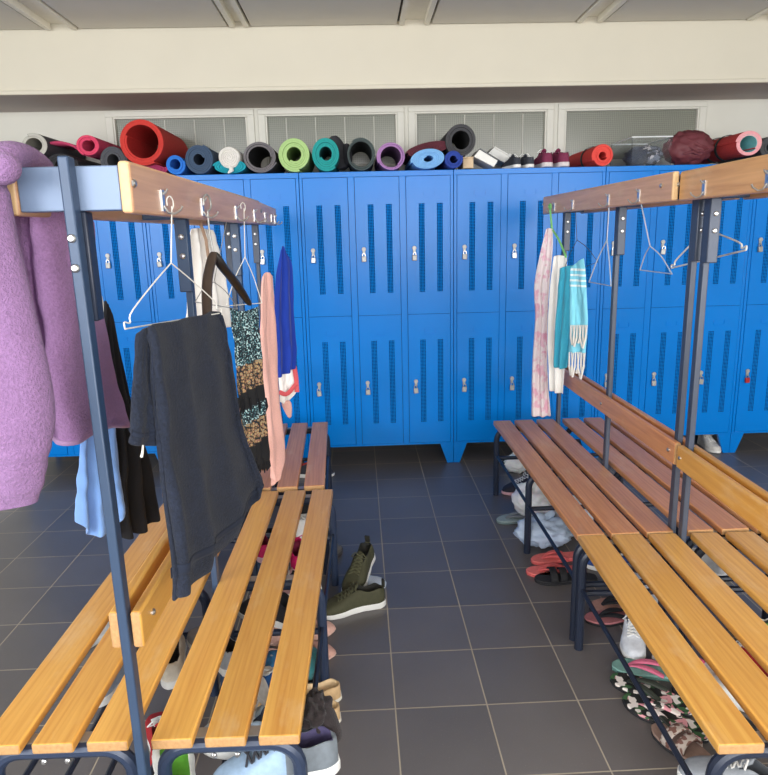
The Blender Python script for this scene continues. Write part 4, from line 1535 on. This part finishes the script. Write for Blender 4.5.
# --- patterned dress on a white wire hanger
hanger('white wire hanger carrying the patterned fringed dress', at(243, 207, y=2.145), at(245, 257, y=2.145), at(226, 306, y=2.06), at(262, 303, y=2.25), WIRE, notch=False)


def dress_mat():
    n = NT('patterned_dress')
    tc = n.n('ShaderNodeTexCoord')
    sx = n.n('ShaderNodeSeparateXYZ')
    n.l(tc.outputs['Generated'], sx.inputs[0])
    sp1 = n.noise(tc.outputs['Object'], 170, 1)
    K = srgb(22, 30, 40)
    speck = n.ramp(sp1, [(.46, K), (.52, srgb(60, 120, 130)), (.60, srgb(190, 214, 216))])
    vo = n.n('ShaderNodeTexVoronoi')
    vo.inputs['Scale'].default_value = 110
    n.l(tc.outputs['Object'], vo.inputs['Vector'])
    pais = n.ramp(vo.outputs['Distance'], [(.0, srgb(60, 110, 120)), (.22, srgb(196, 172, 110)), (.36, srgb(150, 104, 96)), (.5, srgb(120, 98, 56)), (.6, K)])
    blk = srgb(14, 15, 20)
    isp = n.ramp(sx.outputs['Z'], [(0, (0, 0, 0, 1)), (.17, (1, 1, 1, 1)), (.31, (0, 0, 0, 1)), (.50, (1, 1, 1, 1)), (.655, (0, 0, 0, 1))])
    for nd in n.t.nodes:
        if nd.bl_idname == 'ShaderNodeValToRGB' and len(nd.color_ramp.elements) == 5 and nd.outputs[0].is_linked is False:
            nd.color_ramp.interpolation = 'CONSTANT'
    iss = n.ramp(sx.outputs['Z'], [(0, (0, 0, 0, 1)), (.31, (1, 1, 1, 1)), (.40, (0, 0, 0, 1)), (.655, (1, 1, 1, 1))])
    for nd in n.t.nodes:
        if nd.bl_idname == 'ShaderNodeValToRGB' and nd.outputs[0].is_linked is False:
            nd.color_ramp.interpolation = 'CONSTANT'
    c = n.mix(iss, blk, speck)
    c = n.mix(isp, c, pais)
    n.l(c, n.b.inputs['Base Color'])
    n.set(Roughness=.8)
    return n.m


dr = cloth('fringed_dress', 'dark patterned dress with gold paisley bands and black fringe', 'dress',
           [[(229, 307, 2.08), (243, 311, 2.15), (259, 306, 2.24)], [(232, 340, 2.08), (247, 342, 2.16), (261, 340, 2.25)], [(236, 385, 2.08), (251, 386, 2.16), (265, 384, 2.26)],
            [(243, 430, 2.08), (256, 432, 2.16), (268, 428, 2.27)], [(247, 456, 2.08), (258, 464, 2.16), (269, 458, 2.27)]],
           dress_mat(), .003, fold=(.012, 3.5, 1), seed=6, hem=.012)
for k in range(26):
    lvl = k % 2
    f = (k // 2) / 12
    u0 = (247 + 21 * f) if lvl == 0 else (238.5 + 26.5 * f)
    v0 = (458 if lvl == 0 else 398)
    y0 = 2.07 + .19 * f
    a = at(u0, v0, y=y0) - dr.location
    MB().tube([a, a + Vector((random.uniform(-.004, .004), 0, -.03)), a + Vector((random.uniform(-.008, .008), -.002, -random.uniform(.045, .07)))], [.0055, .006, .0012], 6).build('fringe', BLKC, dr)

# --- pale pink towel, royal blue top, white towel with a red border
PK = terry('pale_pink_terry', srgb(236, 184, 174), .1, sheen=.1, nscale=260, bump=.6, bdist=.003)
cloth('bath_towel', 'long pale pink towel hanging beside the patterned dress', 'towel',
      [[(262, 276, 2.47), (267, 272, 2.5), (272, 275, 2.54)], [(260, 310, 2.46), (268, 308, 2.5), (275, 308, 2.56)], [(260, 350, 2.46), (269, 350, 2.5), (278, 350, 2.58)],
       [(265, 400, 2.46), (272, 400, 2.5), (279.5, 400, 2.58)], [(268, 448, 2.46), (276, 450, 2.5), (285, 452, 2.6)], [(271, 478, 2.46), (274, 486, 2.49), (279, 472, 2.56)]],
      PK, .008, fold=(.012, 1.6, .6), seed=9, nu=24, nv=50)
RB = terry('royal_blue_jersey', srgb(24, 60, 168), .06, sheen=.15, nscale=500, bump=.2, bdist=.001)
cloth('shirt', 'royal blue top hanging next to the pale pink towel', 'clothing',
      [[(281, 250, 3.04), (283, 246, 3.05), (286, 252, 3.06)], [(276, 279, 3.03), (284, 276, 3.05), (292.5, 266, 3.08)], [(274, 318, 3.03), (284, 318, 3.05), (294.5, 314, 3.1)],
       [(275, 350, 3.03), (286, 350, 3.06), (297, 350, 3.12)], [(277, 378, 3.03), (286, 374, 3.06), (295, 369, 3.12)]],
      RB, .003, fold=(.016, 2, .3), seed=4, nu=24, nv=44)
RED = terry('red_border', srgb(214, 92, 98), .08, nscale=400, bump=.3)
wt = cloth('hand_towel', 'white towel with red borders below the royal blue top', 'towel',
           [[(277, 360, 3.18), (286, 360, 3.2), (294, 356, 3.22)], [(279, 386, 3.18), (288, 384, 3.2), (296, 378, 3.22)], [(280, 402, 3.18), (287, 404, 3.2), (297, 390, 3.22)]],
           WHC, .004, fold=(.01, 1.5, 0), seed=2, nu=20, nv=24)
q = wt.location
for pts in ([at(279, 392, y=3.165), at(287, 394, y=3.17), at(296, 384, y=3.185)], [at(294, 366, y=3.19), at(296, 378, y=3.19), at(297, 392, y=3.19)]):
    MB().tube([p - q for p in cr(pts, 8)], .011, 8, flat=(1, .3), up=(0, 0, 1)).build('red_border', RED, wt)
MB().tube([at(285, 400, y=3.19) - q, at(288, 408, y=3.19) - q, at(290, 419, y=3.19) - q], [.03, .024, .008], 10, flat=(.5, 1), up=(0, 1, 0)).build('hanging_corner', PK, wt, sub=1)
hanger('thin grey wire hanger behind the broad black hanger', at(236, 208, y=2.15) + Vector((-.02, -.03, 0)), at(214, 282, y=1.95), at(195, 302, y=1.8), at(238, 309, y=2.1), STEEL, .0012, notch=False)
hanger('white plastic hanger end peeking out beside the lilac robe', at(86, 212, y=1.86), at(88, 262, y=1.86), at(70, 330, y=1.72), at(106, 316, y=2.0), WIRE, .005, notch=False, name='plastic_hanger')

# ---------------------------------------------------------------- right hand rail
PW = blotch('pink_print', srgb(236, 224, 226), [srgb(226, 176, 196), srgb(230, 188, 204)], 15, .55, detail=3, soft=.08)
cloth('beach_cloth', 'long white cloth with pink floral print on the far rail end', 'towel',
      [[(546, 229, 3.34), (549, 228, 3.34), (553, 229, 3.33)], [(540, 254, 3.36), (547, 252, 3.35), (553, 250, 3.33)], [(534.5, 285, 3.37), (542, 285, 3.35), (550, 284, 3.33)],
       [(535, 318, 3.37), (542, 318, 3.35), (548, 318, 3.33)], [(532, 372, 3.37), (540, 372, 3.35), (548, 372, 3.33)], [(531.5, 416, 3.37), (541, 417, 3.35), (551, 416, 3.33)]],
      PW, .004, fold=(.014, 2.2, .5), seed=3, nu=24, nv=54)
cloth('beach_cloth', 'plain white cloth hanging between the pink print and teal towel', 'towel',
      [[(554, 256, 3.22), (560, 255, 3.2), (567, 257, 3.17)], [(550, 290, 3.23), (559, 290, 3.2), (568, 290, 3.17)], [(548, 340, 3.23), (557, 340, 3.2), (567, 340, 3.17)], [(551, 391, 3.23), (557, 393, 3.2), (564, 394, 3.17)]],
      WHC, .004, fold=(.014, 2, 1.4), seed=7, nu=22, nv=40)
TL = terry('teal_cotton', srgb(64, 176, 206), .1, sheen=.2, nscale=300, bump=.4, bdist=.002)
cloth('beach_cloth', 'deep turquoise towel hanging before the plain white cloth', 'towel',
      [[(560, 268, 3.08), (566, 266, 3.06), (573, 265, 3.03)], [(557, 300, 3.09), (564, 300, 3.06), (572, 298, 3.03)], [(555, 335, 3.09), (562, 336, 3.06), (570, 335, 3.03)], [(555, 367, 3.09), (561, 369, 3.06), (567, 368, 3.03)]],
      TL, .005, fold=(.014, 2, 0), seed=5, nu=22, nv=36)


def striped():
    n = NT('pale_turquoise_striped')
    tc = n.n('ShaderNodeTexCoord')
    sx = n.n('ShaderNodeSeparateXYZ')
    n.l(tc.outputs['Generated'], sx.inputs[0])
    base = srgb(132, 214, 236)
    wh = srgb(224, 240, 244)
    st = [(0, base)]
    for p in (.70, .755, .81, .865):
        st += [(p, wh), (p + .022, base)]
    c = n.ramp(sx.outputs['Z'], st)
    for nd in n.t.nodes:
        if nd.bl_idname == 'ShaderNodeValToRGB':
            nd.color_ramp.interpolation = 'CONSTANT'
    n.l(c, n.b.inputs['Base Color'])
    n.set(Roughness=.9)
    n.bump(n.noise(tc.outputs['Object'], 300, 2), .3, .002)
    return n.m


st = cloth('beach_cloth', 'pale turquoise towel with white stripes and two tiers of fringe', 'towel',
           [[(571, 267, 2.95), (577, 262, 2.92), (583.5, 258, 2.88)], [(570, 290, 2.95), (578, 288, 2.92), (585.5, 284, 2.88)], [(570, 325, 2.95), (579, 325, 2.92), (588, 325, 2.88)], [(569, 352, 2.95), (577, 353, 2.92), (586, 353, 2.88)]],
           striped(), .004, fold=(.008, 1.5, 0), seed=2, nu=22, nv=36)
q = st.location
for k in range(9):
    f = k / 8
    for (ua, ub, v0, ln, y0) in ((571, 587, 325, .105, 2.90), (569.5, 585, 352, .125, 2.915)):
        a = at(ua + (ub - ua) * f, v0, y=y0 + .03 - .06 * f) - q
        MB().tube([a, a + Vector((.006 * math.sin(k * 2.1), -.004, -ln * .5)), a + Vector((.010 * math.sin(k * 1.3 + 1), -.003, -ln * (.85 + .15 * math.sin(k * 3))))], [.003, .0045, .005], 6).build('fringe', MAT['white_terry'], st)

GRN = plain('green_plastic', srgb(130, 206, 120), .3)
hanger('light green plastic hanger carrying the pink printed cloth', at(550, 207, y=3.34), at(552, 229, y=3.34), at(543, 252, y=3.5), at(566, 257, y=3.16), GRN, .005, notch=False, name='plastic_hanger', bar=False)
CLR = plain('clear_hanger', srgb(214, 226, 238), .1, 0, .02)
CLR.node_tree.nodes['Principled BSDF'].inputs['Transmission Weight'].default_value = .5
CLR.node_tree.nodes['Principled BSDF'].inputs['IOR'].default_value = 1.3
hanger('clear plastic hanger on the rail nearest the turquoise towels', at(609, 203, y=2.63), at(607, 240, y=2.63), at(589, 282, y=2.78), at(611, 286, y=2.50), CLR, .0024, notch=False, name='plastic_hanger')
hanger('thin clear hanger beside the joint of the coat rails', at(641, 200, y=2.34), at(650, 246, y=2.35), at(640, 270, y=2.47), at(672, 274, y=2.22), CLR, .0022, notch=False, name='plastic_hanger')
hanger('thin dark wire hanger behind the turquoise towels', at(575, 203, y=3.06), at(577, 240, y=3.06), at(562, 275, y=3.2), at(598, 262, y=2.9), MAT['steel_grey'], .0014, notch=False)
hanger('white wire hanger on the opposite side of the joint posts', at(706, 200, x=1.225), at(706, 230, x=1.225), at(671.5, 268, x=1.225), at(746, 250, x=1.225), WIRE, .003)

# ---------------------------------------------------------------- light
def area(name, loc, target, sx, sy, power, color):
    l = bpy.data.lights.new(name, 'AREA')
    l.shape = 'RECTANGLE'
    l.size, l.size_y = sx, sy
    l.energy = power
    l.color = color
    o = bpy.data.objects.new(name, l)
    col.objects.link(o)
    o.location = loc
    d = Vector(target) - Vector(loc)
    o.rotation_euler = d.to_track_quat('-Z', 'Y').to_euler()
    return o


area('window_light_main', (1.6, -2.4, 1.85), (.3, 3.5, 1.2), 4.2, 1.9, 265, (1, .985, .96))
area('window_light_left', (-2.9, -.6, 1.9), (-.4, 1.6, 1.1), 1.6, 1.6, 45, (.97, .98, 1))
area('window_light_side', (-2.2, -2.4, 1.85), (-.6, 3.5, 1.1), 3.0, 1.9, 170, (.96, .98, 1))
w = bpy.data.worlds.new('world')
bpy.context.scene.world = w
w.use_nodes = True
bg = w.node_tree.nodes['Background']
bg.inputs['Color'].default_value = (.86, .93, 1, 1)
bg.inputs['Strength'].default_value = 1.35
vs = bpy.context.scene.view_settings
vs.view_transform = 'Standard'
vs.look = 'None'
vs.exposure = 0
